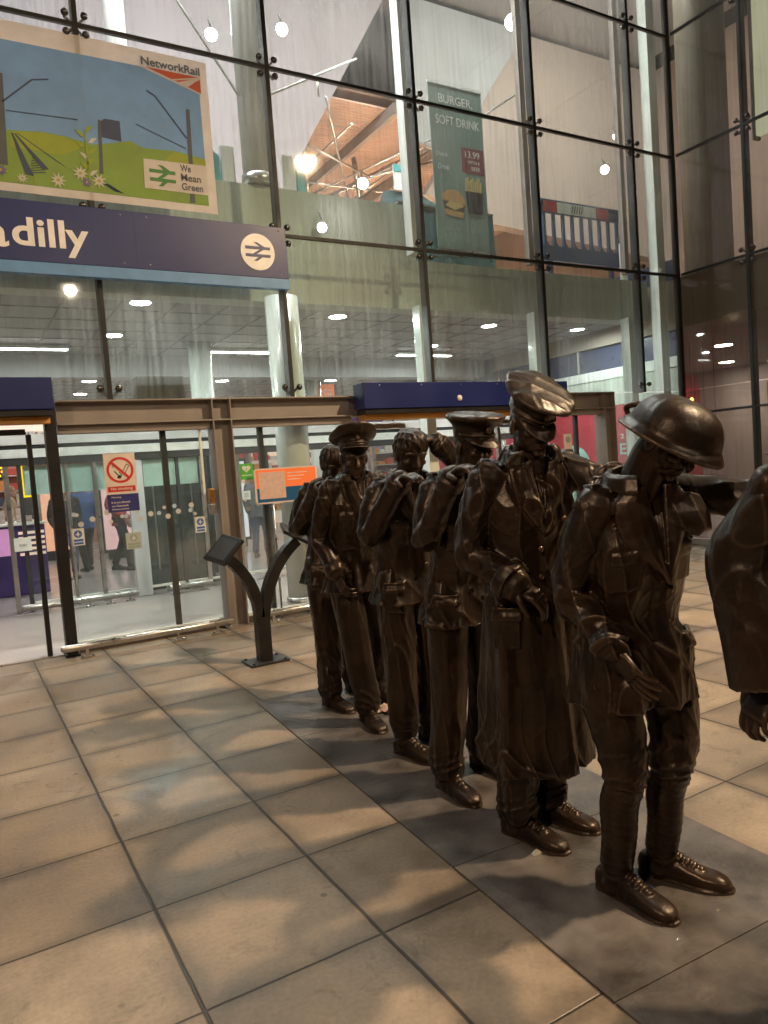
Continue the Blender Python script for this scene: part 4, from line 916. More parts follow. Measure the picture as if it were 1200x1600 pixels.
MB().box(12.02, 12.1, 4.6, 7.5, .01, 2.5).build('red_screen', M['red'], cs); MB().box(11.6, 11.7, 4.9, 5.0, .01, 3.31).build('thin_post', M['steel'], cs)
sidetext('EASY', 5.15, 5.9, 1.9, 2.05, 11.98, M['offwhite'])
MB().box(10.9, 11.3, 5.6, 6.0, .01, 1.45, .02).build('mustard_locker', mat('mustard', (.45, .30, .04), .5), cs)
MB().box(11.4, 12.0, 3.9, 4.5, .01, 1.2, .02).build('grey_unit', M['dark'], cs)
d2 = downlight(12.5, 8.6, 3.318, .15, 300, (1, .97, .9), 'left one of two oval ceiling lamps behind the side glass wall', 'lamps behind the side glass wall')
c = cp(d2, 15.2, 10.4, 'lower of the two oval ceiling lamps behind the side glass wall'); d2['label'] = 'upper of the two oval ceiling lamps behind the side glass wall'

c['label'] = 'lower of the two oval ceiling lamps behind the side glass wall'
# lit tall window strip of the neighbouring block, seen through the upper side glass
t = thing('lit_window_strip', 'tall pale lit window strip behind the top right side glass', 'window')
MB().box(11.4, 11.5, 6.90, 7.12, 6.3, 9.6).build('pane', emit('strip_window', (.86, .88, .62), .85), t); MB().box(11.38, 11.52, 7.121, 7.17, 6.25, 9.65).build('frame', M['dark'], t)
t = thing('grey_column', 'broad grey green column behind the top of the glass corner', 'column')
MB().lathe([(.38, 4.13), (.38, 11.15)], (11.2, 7.9, 0), 32).build('shaft', mat('dim_column', (.22, .23, .19), .5), t)
t = thing('wall_hook_lamp', 'small shiny lamp bracket behind the side glass wall', 'lamp', (10.6, 6.35, 4.5))
MB().tube([(0, 0, .35), (0, 0, .05)], .03, 10).build('stem', M['steel'], t); MB().lathe([(.0001, -.05), (.06, -.03), (.07, .02), (.03, .05)], (0, 0, 0), 16).build('head', emit('tiny_lamp', (1, .98, .92), 3), t)

for i, (y, z, l) in enumerate(((8.51, 1.49, 'amber pendant lamp left of the row low behind the helmet brim'), (8.33, 1.46, 'amber pendant lamp in the middle of the row low behind the helmet brim'), (8.12, 1.53, 'amber pendant lamp above the mustard locker behind the helmet'), (8.81, 2.40, 'small amber pendant lamp above the steel helmet'), (8.58, 2.33, 'second small amber pendant lamp above the steel helmet'))):
    t = thing('pendant_lamp', l, 'lamp', (11.5, y, z), 0, 'amber pendant lamps of the corner shop')
    MB().lathe([(.0001, -.03), (.028, -.02), (.032, .01), (.016, .035), (.0001, .04)], (0, 0, 0), 12).build('bulb', emit('amber_bulb', (1, .5, .12), 9), t); MB().tube([(0, 0, .04), (0, 0, 3.30-z)], .005, 6).build('cable', M['dark'], t)

# ------------------------------------------------------------------ street lamps round the square (outside the picture)
def street_lamp(x, y, z, tx, ty, power, col, radius, label, spot=130):
    t = thing('street_lamp', label, 'street lamp', (x, y, 0))
    d = Vector((tx-x, ty-y, 0)).normalized()
    MB().lathe([(.11, 0), (.11, .5), (.07, .55), (.045, z+.1)], (0, 0, 0), 20).build('pole', M['dark'], t)
    MB().tube([(0, 0, z), (d.x*.5, d.y*.5, z+.22), (d.x*.9, d.y*.9, z+.22)], .03, 10).build('arm', M['dark'], t)
    mb = MB(); mb.lathe([(.0001, .14), (.16, .12), (.24, .04), (.25, .0), (.24, 0)], (d.x*1.1, d.y*1.1, z+.14), 24); mb.build('lamp_head', M['dark'], t)
    L = bpy.data.lights.new('lamp_light', 'SPOT'); L.energy = power; L.color = col; L.spot_size = R(spot); L.spot_blend = .5; L.shadow_soft_size = radius
    lo = bpy.data.objects.new('lamp_light', L); link(lo, t); lo.location = (d.x*1.1, d.y*1.1, z+.08)
    aim = Vector((tx, ty, .8))-Vector((x+d.x*1.1, y+d.y*1.1, z+.08)); lo.rotation_mode = 'QUATERNION'; lo.rotation_quaternion = aim.to_track_quat('-Z', 'Y')
    return t
street_lamp(8.4, -.6, 8.3, 2, 2, 5000, (1, .73, .45), .20, 'tall street lamp near the return glass wall', 102)
street_lamp(-4.5, -1.2, 5.6, 2, 3, 760, (1, .70, .44), .1, 'street lamp behind the photographer at left')
street_lamp(3.2, -6.5, 6.5, 2, 2, 560, (1, .80, .58), .1, 'street lamp far behind the photographer')

# ================================================================== the bronze soldiers
def bronze(name, tint=(1, 1, 1)):
    m = bpy.data.materials.new(name); m.use_nodes = True; nt = m.node_tree; b = nt.nodes['Principled BSDF']; L = nt.links
    tc = N(nt, 'ShaderNodeTexCoord')
    n1 = N(nt, 'ShaderNodeTexNoise'); n1.inputs['Scale'].default_value = 4.5; n1.inputs['Detail'].default_value = 8; n1.inputs['Roughness'].default_value = .65; L.new(tc.outputs['Object'], n1.inputs['Vector'])
    cr = N(nt, 'ShaderNodeValToRGB'); e = cr.color_ramp.elements; e[0].position = .32; e[1].position = .70
    e[0].color = (.010*tint[0], .0072*tint[1], .006*tint[2], 1); e[1].color = (.046*tint[0], .026*tint[1], .015*tint[2], 1); L.new(n1.outputs[0], cr.inputs[0])
    gp = N(nt, 'ShaderNodeNewGeometry'); pm = N(nt, 'ShaderNodeMapRange'); L.new(gp.outputs['Pointiness'], pm.inputs[0]); pm.inputs[1].default_value = .505; pm.inputs[2].default_value = .56; pm.inputs[3].default_value = 0; pm.inputs[4].default_value = .8
    rub = N(nt, 'ShaderNodeMixRGB'); rub.inputs[2].default_value = (.13*tint[0], .088*tint[1], .062*tint[2], 1); L.new(pm.outputs[0], rub.inputs[0]); L.new(cr.outputs[0], rub.inputs[1])
    nd = N(nt, 'ShaderNodeTexNoise'); nd.inputs['Scale'].default_value = 17; nd.inputs['Detail'].default_value = 7; nd.inputs['Roughness'].default_value = .7; L.new(tc.outputs['Object'], nd.inputs['Vector'])
    dm = N(nt, 'ShaderNodeMapRange'); L.new(nd.outputs[0], dm.inputs[0]); dm.inputs[1].default_value = .56; dm.inputs[2].default_value = .74; dm.inputs[3].default_value = 0; dm.inputs[4].default_value = .8
    du_ = N(nt, 'ShaderNodeMixRGB'); du_.inputs[2].default_value = (.050, .052, .044, 1); L.new(dm.outputs[0], du_.inputs[0]); L.new(rub.outputs[0], du_.inputs[1]); L.new(du_.outputs[0], b.inputs['Base Color'])
    b.inputs['Metallic'].default_value = .35
    mr = N(nt, 'ShaderNodeMapRange'); L.new(n1.outputs[0], mr.inputs[0]); mr.inputs[1].default_value = .3; mr.inputs[2].default_value = .7; mr.inputs[3].default_value = .50; mr.inputs[4].default_value = .26; L.new(mr.outputs[0], b.inputs['Roughness'])
    n2 = N(nt, 'ShaderNodeTexNoise'); n2.inputs['Scale'].default_value = 28; n2.inputs['Detail'].default_value = 5; L.new(tc.outputs['Object'], n2.inputs['Vector'])
    n3 = N(nt, 'ShaderNodeTexNoise'); n3.inputs['Scale'].default_value = 160; n3.inputs['Detail'].default_value = 3; L.new(tc.outputs['Object'], n3.inputs['Vector'])
    mp = N(nt, 'ShaderNodeMapping'); mp.inputs['Scale'].default_value = (1, 1, .45); L.new(tc.outputs['Object'], mp.inputs[0])
    n4 = N(nt, 'ShaderNodeTexNoise', noise_type='RIDGED_MULTIFRACTAL', normalize=True); n4.inputs['Scale'].default_value = 8.5; n4.inputs['Detail'].default_value = 3; n4.inputs['Distortion'].default_value = .6; L.new(mp.outputs[0], n4.inputs['Vector'])
    b0 = N(nt, 'ShaderNodeBump'); b0.inputs['Strength'].default_value = .75; b0.inputs['Distance'].default_value = .020; L.new(n4.outputs[0], b0.inputs['Height'])
    ad = N(nt, 'ShaderNodeMath', operation='MULTIPLY_ADD'); L.new(n3.outputs[0], ad.inputs[0]); ad.inputs[1].default_value = .12; L.new(n2.outputs[0], ad.inputs[2])
    bu = N(nt, 'ShaderNodeBump'); bu.inputs['Strength'].default_value = .35; bu.inputs['Distance'].default_value = .006; L.new(ad.outputs[0], bu.inputs['Height']); L.new(b0.outputs[0], bu.inputs['Normal']); L.new(bu.outputs[0], b.inputs['Normal'])
    return m
BZ = bronze('dark_bronze'); BZ2 = bronze('worn_bronze', (1.1, 1.05, 1.0))
A = lambda *v: np.array(v, float)
def unit(v): v = np.asarray(v, float); return v/max(np.linalg.norm(v), 1e-9)
def crom(P, m):
    """Catmull-Rom through rows of P, m samples per span"""
    P = np.asarray(P, float); n = len(P)
    if n == 2: t = np.linspace(0, 1, m+1)[:, None]; return P[0]*(1-t)+P[1]*t
    E = np.vstack([2*P[0]-P[1], P, 2*P[-1]-P[-2]]); out = []
    for i in range(n-1):
        p0, p1, p2, p3 = E[i:i+4]
        t = np.linspace(0, 1, m, endpoint=False)[:, None]
        out.append(.5*((2*p1)+(-p0+p2)*t+(2*p0-5*p1+4*p2-p3)*t*t+(-p0+3*p1-3*p2+p3)*t**3))
    out.append(P[-1][None]); return np.vstack(out)
class Solid:
    def __init__(s): s.v = []; s.f = []; s.n = 0
    def add(s, v, f):
        v = np.asarray(v, float); s.v.append(v); s.f += [tuple(int(i)+s.n for i in q) for q in f]; s.n += len(v)
    def sections(s, secs, n=32, m=6, mod=None, sq=2.0, cap=.0):
        """secs: (centre, xaxis, yaxis, rx, ry) smooth closed loft; mod(u, th, z)->added radius"""
        rows = np.array([np.concatenate([c, unit(x), unit(y), [rx, ry]]) for c, x, y, rx, ry in secs])
        q = crom(rows, m); k = len(q); th = np.linspace(0, 2*np.pi, n, endpoint=False)
        C = q[:, :3]; X = q[:, 3:6]; Y = q[:, 6:9]; X /= np.linalg.norm(X, axis=1)[:, None]; Y /= np.linalg.norm(Y, axis=1)[:, None]
        RX = q[:, 9][:, None]; RY = q[:, 10][:, None]
        ct, st = np.cos(th)[None], np.sin(th)[None]
        e = 2/sq; cx = np.sign(ct)*np.abs(ct)**e; sy = np.sign(st)*np.abs(st)**e
        a = 0
        if mod is not None:
            U = np.linspace(0, 1, k)[:, None]; a = mod(U, th[None]+0*U)
        ox = cx*RX+a*ct; oy = sy*RY+a*st
        V = C[:, None]+ox[..., None]*X[:, None]+oy[..., None]*Y[:, None]
        V = V.reshape(-1, 3); F = []
        for i in range(k-1):
            for j in range(n): F.append((i*n+j, i*n+(j+1) % n, (i+1)*n+(j+1) % n, (i+1)*n+j))
        c0 = len(V); V = np.vstack([V, V[:n].mean(0), V[(k-1)*n:].mean(0)])
        for j in range(n): F.append((c0, (j+1) % n, j)); F.append((c0+1, (k-1)*n+j, (k-1)*n+(j+1) % n))
        s.add(V, F)
    def limb(s, pts, rad, n=24, m=8, mod=None, ref=(0, 0, 1), flat=1.0, ends=True, sq=2.0):
        """tube through joints with radii; flat = ratio of second axis"""
        P = crom([np.concatenate([p, [r]]) for p, r in zip(np.asarray(pts, float), rad)], m)
        C = P[:, :3]; r = P[:, 3]
        if ends:
            d0 = unit(C[0]-C[1]); d1 = unit(C[-1]-C[-2])
            pre = [np.concatenate([C[0]+d0*r[0]*math.sin(a), [r[0]*math.cos(a)]]) for a in (1.35, 1.0, .5)]
            post = [np.concatenate([C[-1]+d1*r[-1]*math.sin(a), [r[-1]*math.cos(a)]]) for a in (.5, 1.0, 1.35)]
            P = np.vstack([pre, P, post]); C = P[:, :3]; r = P[:, 3]
        secs = []; k = len(C); T = np.gradient(C, axis=0); T /= np.linalg.norm(T, axis=1)[:, None]
        x = np.asarray(ref, float); x = x-T[0]*x.dot(T[0])
        if np.linalg.norm(x) < .1: x = np.cross(T[0], [1, .1, 0])
        x = unit(x)
        for i in range(k):
            x = unit(x-T[i]*x.dot(T[i])); y = np.cross(T[i], x); secs.append((C[i], x, y, r[i]*flat, r[i]))
        s.sections(secs, n, 1, mod, sq)
    def ball(s, c, r, ax=None, n=20):
        R3 = np.eye(3) if ax is None else np.array([unit(a) for a in ax])
        r = np.ones(3)*r if np.isscalar(r) else np.asarray(r, float); m = n//2; V = []; F = []
        for i in range(m+1):
            ph = math.pi*(i+.0001)/(m+.0002)
            for j in range(n): t = 2*math.pi*j/n; V.append((math.sin(ph)*math.cos(t), math.sin(ph)*math.sin(t), math.cos(ph)))
        V = (np.array(V)*r)@R3+np.asarray(c)
        for i in range(m):
            for j in range(n): F.append((i*n+j, (i+1)*n+j, (i+1)*n+(j+1) % n, i*n+(j+1) % n))
        F.append(tuple(range(n))); F.append(tuple(m*n+j for j in range(n))[::-1]); s.add(V, F)
    def sheet(s, grid, nrm, t):
        """closed thin slab from a grid of points (k,l,3) with thickness t along nrm"""
        G = np.asarray(grid, float); k, l = G.shape[:2]; nr = np.asarray(nrm, float)
        if nr.ndim == 1: nr = np.broadcast_to(unit(nr), G.shape)
        a = (G+nr*t/2).reshape(-1, 3); b = (G-nr*t/2).reshape(-1, 3); o = k*l; F = []
        for i in range(k-1):
            for j in range(l-1): q = (i*l+j, i*l+j+1, (i+1)*l+j+1, (i+1)*l+j); F.append(q); F.append(tuple(x+o for x in q[::-1]))
        for j in range(l-1): F.append((j+1, j, j+o, j+1+o)); F.append(((k-1)*l+j, (k-1)*l+j+1, (k-1)*l+j+1+o, (k-1)*l+j+o))
        for i in range(k-1): F.append((i*l, (i+1)*l, (i+1)*l+o, i*l+o)); F.append(((i+1)*l+l-1, i*l+l-1, i*l+l-1+o, (i+1)*l+l-1+o))
        s.add(np.vstack([a, b]), F)
    def mesh(s, name, voxel, smooth=2, disp=None, mats=None, parent=None, floor=None, origin=(0, 0, 0)):
        me = bpy.data.meshes.new(name+'_raw'); V = np.vstack(s.v); me.from_pydata(V.tolist(), [], s.f)
        bm = bmesh.new(); bm.from_mesh(me); bmesh.ops.recalc_face_normals(bm, faces=bm.faces); bm.to_mesh(me); bm.free()
        o = bpy.data.objects.new(name, me); COL.objects.link(o)
        r = o.modifiers.new('r', 'REMESH'); r.mode = 'VOXEL'; r.voxel_size = voxel; r.use_smooth_shade = True
        if smooth: sm = o.modifiers.new('s', 'SMOOTH'); sm.factor = .5; sm.iterations = smooth
        dg = bpy.context.evaluated_depsgraph_get(); out = bpy.data.meshes.new_from_object(o.evaluated_get(dg)); out.name = name
        bpy.data.objects.remove(o); bpy.data.meshes.remove(me)
        nv = len(out.vertices); co = np.empty(nv*3); out.vertices.foreach_get('co', co); co = co.reshape(-1, 3)
        if disp is not None:
            no = np.empty(nv*3); out.vertex_normals.foreach_get('vector', no); no = no.reshape(-1, 3)
            co = co+no*disp(co)[:, None]
        if floor is not None: co[:, 2] = np.maximum(co[:, 2], floor)
        co -= np.asarray(origin)
        out.vertices.foreach_set('co', co.ravel()); out.polygons.foreach_set('use_smooth', [True]*len(out.polygons))
        out.materials.clear(); out.materials.append(mats or BZ); out.update()
        o = bpy.data.objects.new(name, out); link(o, parent); return o

def wrinkle(amp, kx, ky, kz, seed, sharp=1.6):
    """ridged warped folds in object space, stretched by the wave numbers"""
    rg = np.random.default_rng(seed); ph = rg.uniform(0, 6.28, 12)
    def f(p):
        x, y, z = p[:, 0], p[:, 1], p[:, 2]
        wx = .5*np.sin(9*z+6*x+ph[0])+.35*np.sin(17*z-8*y+ph[1]); wz = .5*np.sin(8*x+7*y+ph[2])+.3*np.sin(19*x-13*y+ph[3])
        a = np.sin(kx*x+ky*y+kz*z+1.6*wx+1.1*wz+ph[4]); b = np.sin(.8*kx*x-1.1*ky*y+.7*kz*z+1.3*wx-1.4*wz+ph[5])
        c = np.sin(1.9*kx*x+1.7*ky*y-1.6*kz*z+2*wx+ph[6])
        r = (1-np.abs(a))**sharp*1.1+(1-np.abs(b))**sharp*.7+(1-np.abs(c))**sharp*.35
        g = .55+.45*np.sin(5*z+4*x+ph[7])
        return amp*(r-.75)*g
    return f

def hand(S_, w, d, nrm, side, curl=(.5, .55, .6, .65), sc=1.0, spread=.1, thumb=.5):
    """w wrist, d finger direction, nrm = direction the palm faces, side = +1/-1 places the thumb"""
    d = unit(d); nrm = unit(np.asarray(nrm)-d*np.dot(nrm, d)); x = np.cross(d, nrm)*side      # x points to the thumb side
    w = np.asarray(w, float); b = -nrm
    S_.sections([(w-d*.03*sc, x, b, .027*sc, .021*sc), (w+d*.01*sc, x, b, .029*sc, .020*sc), (w+d*.045*sc, x, b, .040*sc, .017*sc),
                 (w+d*.085*sc, x, b, .041*sc, .0145*sc), (w+d*.098*sc, x, b, .036*sc, .010*sc)], 24, 4, sq=2.4)
    L = ((.043, .027, .021), (.047, .030, .022), (.044, .028, .021), (.034, .021, .018))
    for k in range(4):
        off = (1.5-k)*.0205; base = w+d*(.086-.004*abs(k-1))*sc+x*off*sc
        dd = unit(d+x*(1.5-k)*spread*.5); p = base; ang = 0; pts = [base-dd*.02*sc, base]
        for j in range(3):
            ang += curl[k]*(.75, 1.0, .7)[j]
            v = dd*math.cos(ang)+nrm*math.sin(ang); p = p+v*L[k][j]*sc; pts.append(p)
        rr_ = [.0098, .0098, .0090, .0082, .0066] if k < 3 else [.0086, .0085, .0078, .0072, .0058]
        S_.limb(pts, [r*sc for r in rr_], 12, 4)
        S_.ball(base+b*.004*sc, .0105*sc, n=10)
    t0 = w+d*.022*sc+x*.026*sc; t1 = t0+(d*.55+x*.75+nrm*.25)*.040*sc; t2 = t1+(d*.85+x*.25+nrm*(.3+thumb*.5))*.032*sc; t3 = t2+(d*.9+nrm*(.3+thumb))*.024*sc
    S_.limb([t0, t1, t2, t3], [.0145*sc, .0125*sc, .0105*sc, .008*sc], 12, 4)

def head(S_, c, f, u, sc=1.0):
    f = unit(f); u = unit(np.asarray(u)-f*np.dot(u, f)); s_ = np.cross(f, u); c = np.asarray(c, float)
    P = lambda a, b, k=0.0: c+(s_*k+f*a+u*b)*sc
    ax = (s_, f, u)
    B = lambda a, b, k, r: S_.ball(P(a, b, k), np.array(r)*sc, ax, 20)
    B(-.012, .028, 0, (.077, .098, .094)); B(.022, -.03, 0, (.064, .072, .078)); B(.034, -.078, 0, (.049, .052, .036)); B(.072, -.103, 0, (.021, .018, .016))
    for k in (-1, 1):
        B(.010, -.068, k*.043, (.018, .045, .03)); B(.066, -.026, k*.040, (.022, .018, .017)); B(.070, -.002, k*.031, (.016, .013, .010))
        B(-.006, -.014, k*.079, (.008, .019, .033)); B(.045, -.06, k*.035, (.018, .026, .02))
        S_.limb([P(.082, .019, k*.010), P(.080, .024, k*.032), P(.064, .018, k*.055)], [.010*sc, .011*sc, .009*sc], 10, 4)
        B(.094, -.040, k*.013, (.009, .010, .008))
    S_.limb([P(.084, .018), P(.099, -.008), P(.114, -.034)], [.0095*sc, .0105*sc, .0135*sc], 12, 4)
    S_.limb([P(.078, -.066, -.024), P(.093, -.063), P(.078, -.066, .024)], [.0055*sc, .0078*sc, .0055*sc], 10, 4)
    S_.limb([P(.076, -.078, -.020), P(.090, -.078), P(.076, -.078, .020)], [.0055*sc, .0085*sc, .0055*sc], 10, 4)
    return P, (s_, f, u)

def foot(S_, ank, d, sc=1.0):
    """ankle boot; ank = ankle position (x,y,z), d = ground direction of the toe"""
    d = unit([d[0], d[1], 0]); s_ = np.array([-d[1], d[0], 0.0]); z = np.array([0, 0, 1.0]); a = A(ank[0], ank[1], 0)
    g = lambda along, h, w, t: (a+d*along*sc+z*h*sc, s_, z, w*sc, t*sc)
    S_.sections([g(-.078, .045, .020, .022), g(-.066, .044, .033, .040), g(-.03, .046, .037, .046), g(.03, .046, .037, .046), (a+d*.085*sc+z*.040*sc, s_, z, .042*sc, .037*sc),
                 g(.135, .034, .046, .030), g(.175, .031, .044, .027), g(.205, .027, .034, .021), g(.222, .024, .016, .010)], 28, 5, sq=2.5)
    S_.sections([g(-.080, .010, .020, .011), g(-.060, .010, .038, .011), g(.0, .010, .036, .011), g(.06, .009, .040, .010), g(.13, .009, .051, .010), g(.185, .009, .047, .010), g(.222, .009, .026, .009), g(.232, .009, .012, .008)], 28, 5, sq=4)
    def lace(U, th): return .0022*np.sin(U*62)*np.exp(-((np.abs(np.angle(np.exp(1j*(th-np.pi/2)))))/.7)**2)
    S_.limb([a+z*.03*sc-d*.012*sc, A(*ank)+d*.006*sc, A(*ank)+z*.045*sc], [.044*sc, .048*sc, .050*sc], 24, 6, mod=lambda U, th: .003*np.sin(U*26+2*np.sin(th)))
    S_.limb([a+d*.045*sc+z*.085*sc, a+d*.085*sc+z*.068*sc, a+d*.12*sc+z*.055*sc], [.022*sc, .023*sc, .020*sc], 16, 6, mod=lambda U, th: .0035*np.sin(U*30))
    for k in range(4):
        p = a+d*(.045+.022*k)*sc+z*(.108-.012*k)*sc; S_.limb([p-s_*.016*sc, p+z*.003*sc, p+s_*.016*sc], [.0035*sc]*3, 8, 3)

def folds(n, amp, ph, tw=2.0, win=None, k2=3):
    def f(U, th):
        a = np.sin(2*np.pi*n*U+tw*np.sin(th+ph)+.8*np.sin(2*th+ph*2)); r = (1-np.abs(a))**1.5-.35
        g = 1 if win is None else np.exp(-((U-win[0])/win[1])**2)+.10
        return amp*r*g+.25*amp*np.sin(k2*th+ph+6*U)
    return f

def soldier(name, label, cfg):
    g = cfg.get; rx, ry = cfg['root']; org = (rx, ry, 0); vx = g('voxel', .006); sd = g('seed', 1); sc = g('sc', 1.0)
    root = thing('soldier_statue', label, 'statue', (rx, ry, 0), 0, 'bronze soldiers walking in line')
    V = {k: A(*v) for k, v in cfg['j'].items()}
    hipR, hipL, knR, knL, anR, anL = (V[k] for k in ('hipR', 'hipL', 'knR', 'knL', 'anR', 'anL'))
    shR, shL, elR, elL, wrR, wrL = (V[k] for k in ('shR', 'shL', 'elR', 'elL', 'wrR', 'wrL'))
    nb, hc = V['neck'], V['head']; pel = (hipR+hipL)/2; sh = (shR+shL)/2; bulk = g('bulk', 1.0)
    lat_h = unit(hipR-hipL); lat_s = unit(shR-shL); up = A(0, 0, 1); fr_h = np.cross(up, lat_h); fr_s = np.cross(up, lat_s)
    # fr points forwards when lat points to the figure's right
    if fr_h[1] > 0: fr_h = -fr_h
    if fr_s[1] > 0: fr_s = -fr_s
    waist = pel*.55+sh*.45+A(0, 0, -.02); waist[2] = pel[2]+.17; chest = waist*.35+sh*.65; chest[2] = sh[2]-.16
    lat_m = unit(lat_h+lat_s); fr_m = unit(fr_h+fr_s)
    # --- body: one continuous skin from head to ankles, hands included
    b = Solid(); P, (hs, hf, hu) = head(b, hc, cfg['look'], cfg['up'], .98*sc)
    b.limb([nb-A(0, 0, .05), nb*.5+(hc-hu*.03)*.5-hf*.008, hc-hu*.02-hf*.015], [.074, g('neckr', .061), g('neckr', .060)], 20, 5)
    b.sections([(pel-up*.06, lat_h, fr_h, .13, .09), (pel+up*.03, lat_h, fr_h, .145, .10), (waist, lat_m, fr_m, .125, .085), (chest, lat_s, fr_s, .145, .10), (sh, lat_s, fr_s, .13, .075), (nb, lat_s, fr_s, .06, .055)], 28, 5)
    for s_, e_, w_ in ((shR, elR, wrR), (shL, elL, wrL)):
        b.limb([s_, (s_+e_)/2, e_, (e_+w_)/2, w_], [.050, .044, .037, .035, .026], 18, 5); b.limb([sh-up*.03, s_], [.05, .05], 14, 3)
    for h_, k_, a_ in ((hipR, knR, anR), (hipL, knL, anL)): b.limb([h_, (h_+k_)/2, k_, (k_*.6+a_*.4), a_], [.080, .066, .046, .047, .032], 18, 5)
    H = cfg['handR']; hand(b, wrR, H[0], H[1], g('tR', -1), H[2], 1.0*sc, thumb=H[3] if len(H) > 3 else .4)
    H = cfg['handL']; hand(b, wrL, H[0], H[1], g('tL', 1), H[2], 1.0*sc, thumb=H[3] if len(H) > 3 else .4)
    b.mesh('body', min(vx, .0043) if g('fine') else vx*.92, 1, mats=BZ2, parent=root, origin=org)
    # --- boots
    for nm, a_, d_ in (('R', anR, cfg['toeR']), ('L', anL, cfg['toeL'])):
        f_ = Solid(); foot(f_, a_, d_, 1.02*sc); f_.mesh('boot', vx*.85, 1, parent=root, floor=.009, origin=org, mats=BZ2)
    # --- trousers / breeches and puttees
    t = Solid(); br_ = g('breeches')
    for i, (h_, k_, a_, o_) in enumerate(((hipR, knR, anR, -1), (hipL, knL, anL, 1))):
        side = lat_h*(-o_)
        if br_:
            kb = k_+A(0, -.0, -.06)
            t.limb([h_+up*.02+side*.0, (h_*.6+k_*.4)+side*.02, k_+up*.09+side*.012, kb+up*.03, kb-up*.015], [.100, .100, .086, .077, .062], 30, 8, mod=folds(4, .011, i+sd, 2.2, (.75, .3)), ref=(0, 1, 0))
        else:
            lo = a_+up*(.035 if not g('tuck') else .05)
            t.limb([h_+up*.02, h_*.6+k_*.4, k_, k_*.5+a_*.5, a_+up*.10, lo], [.106, .099, .087, .082, .080, .083 if not g('tuck') else .068], 30, 8, mod=folds(5, .010, i*2+sd, 2.6, (.88, .16)), ref=(0, 1, 0))
            # pressed crease
            t.limb([h_*.75+k_*.25+fr_h*.088, k_+fr_h*.070, a_+up*.1+fr_h*.064], [.012, .010, .009], 10, 6)
    t.sections([(pel-up*.07, lat_h, fr_h, .15, .115), (pel, lat_h, fr_h, .175, .125), (pel+up*.10, lat_h, fr_h, .165, .115)], 28, 5)
    t.mesh('trousers', vx, 2, disp=wrinkle(.0068*bulk, 36, 36, 6, sd+5, 2.6), parent=root, origin=org)
    if br_ or g('puttees'):
        for i, (k_, a_) in enumerate(((knR, anR), (knL, anL))):
            p = Solid(); fz = lambda U, th: .0024*((U*13+th/(2*np.pi)*1.0) % 1.0)-.002
            p.limb([k_-up*.05, k_*.62+a_*.38-fr_h*.012, k_*.35+a_*.65, a_+up*.02], [.064, .066, .060, .056], 30, 14, mod=fz)
            p.mesh('puttee', vx*.85, 1, parent=root, origin=org)
    # --- coat or jacket with sleeves
    c = Solid(); hem = g('hem', .78); fl = g('flare', .03); cen = g('hemc', (0, 0)); hemp = A(pel[0]+cen[0], pel[1]+cen[1], hem)
    front = -np.pi/2 if True else 0
    axf = {}
    def tor(U, th):      # th measured from lat (figure's right) towards front
        tf = np.angle(np.exp(1j*(th-np.pi/2)))
        a = np.zeros(np.broadcast(U, th).shape)
        plk = (1/(1+np.exp(-(tf+.02)*60)))*(1/(1+np.exp((tf-.34)*30)))          # overlap of the front edge
        a = a+.012*plk*(U < .86)-.006*np.exp(-((tf-.36)*14)**2)*(U < .86)
        low = np.clip((.52-U)/.5, 0, 1)
        a = a+low**1.1*g('pleat', .012)*(np.sin(g('np', 7)*th+sd+3*U)+.5*np.sin((g('np', 7)*2-1)*th+1.3*sd))
        a = a-.012*np.exp(-((U-g('beltU', .50))/.05)**2)*g('waistin', 1)
        a = a+.005*(1-np.abs(np.sin(14*U+2.2*np.sin(th*2+sd)+sd)))**2*np.exp(-((U-.5)/.25)**2)
        return a
    if g('coat'):
        mid = (pel+hemp)/2; mid[2] = (pel[2]+hem)/2
        secs = [(hemp, lat_h, fr_h, .205+fl, .185+fl), (mid, lat_h, fr_h, .195+fl*.6, .165+fl*.6), (pel-up*.05, lat_h, fr_h, .192, .145), (pel+up*.06, lat_h, fr_h, .182, .132)]
    else:
        secs = [(hemp, lat_h, fr_h, .195+fl, .145+fl), (pel+up*.0, lat_h, fr_h, .185, .135+fl*.3), (pel+up*.08, lat_h, fr_h, .172, .124)]
    secs += [(waist, lat_m, fr_m, .163*bulk, .118*bulk), (waist*.5+chest*.5, lat_m, fr_m, .172*bulk, .128*bulk), (chest, lat_s, fr_s, .174*bulk, .128*bulk), (chest*.45+sh*.55, lat_s, fr_s, .176, .112), (sh+up*.005, lat_s, fr_s, .158, .084), (sh*.45+nb*.55+up*.012, lat_s, fr_s, .10, .072), (nb+up*.01, lat_s, fr_s, .066, .064)]
    c.sections(secs, 64, 9, mod=tor, sq=2.25)
    for i, (s_, e_, w_) in enumerate(((shR, elR, wrR), (shL, elL, wrL))):
        cuf = w_-unit(w_-e_)*g('cuffback', .012); sw = g('sleeve', 1.0)
        out = unit(e_-(s_+w_)/2) if np.linalg.norm(e_-(s_+w_)/2) > .03 else A(0, 0, 0)
        c.limb([s_+unit(sh-s_)*.035+up*.0, s_*.6+e_*.4, e_+out*.006, e_*.55+cuf*.45, cuf], [r_*sw for r_ in g('rad', (.072, .064, .060, .055, .052*g('cuffw', 1)))], 34, 12, mod=folds(g('fn', 3.4), g('fa', .0075), i*3+sd, 2.9, (.50, .17)), ref=(1, 0, 0), ends=g('sends', True))
        dr = unit(cuf-e_); c.limb([cuf-dr*.055, cuf-dr*.03, cuf], [.058*sw*g('cuffw', 1), .062*sw*g('cuffw', 1), .0615*sw*g('cuffw', 1)], 28, 5, ends=False)
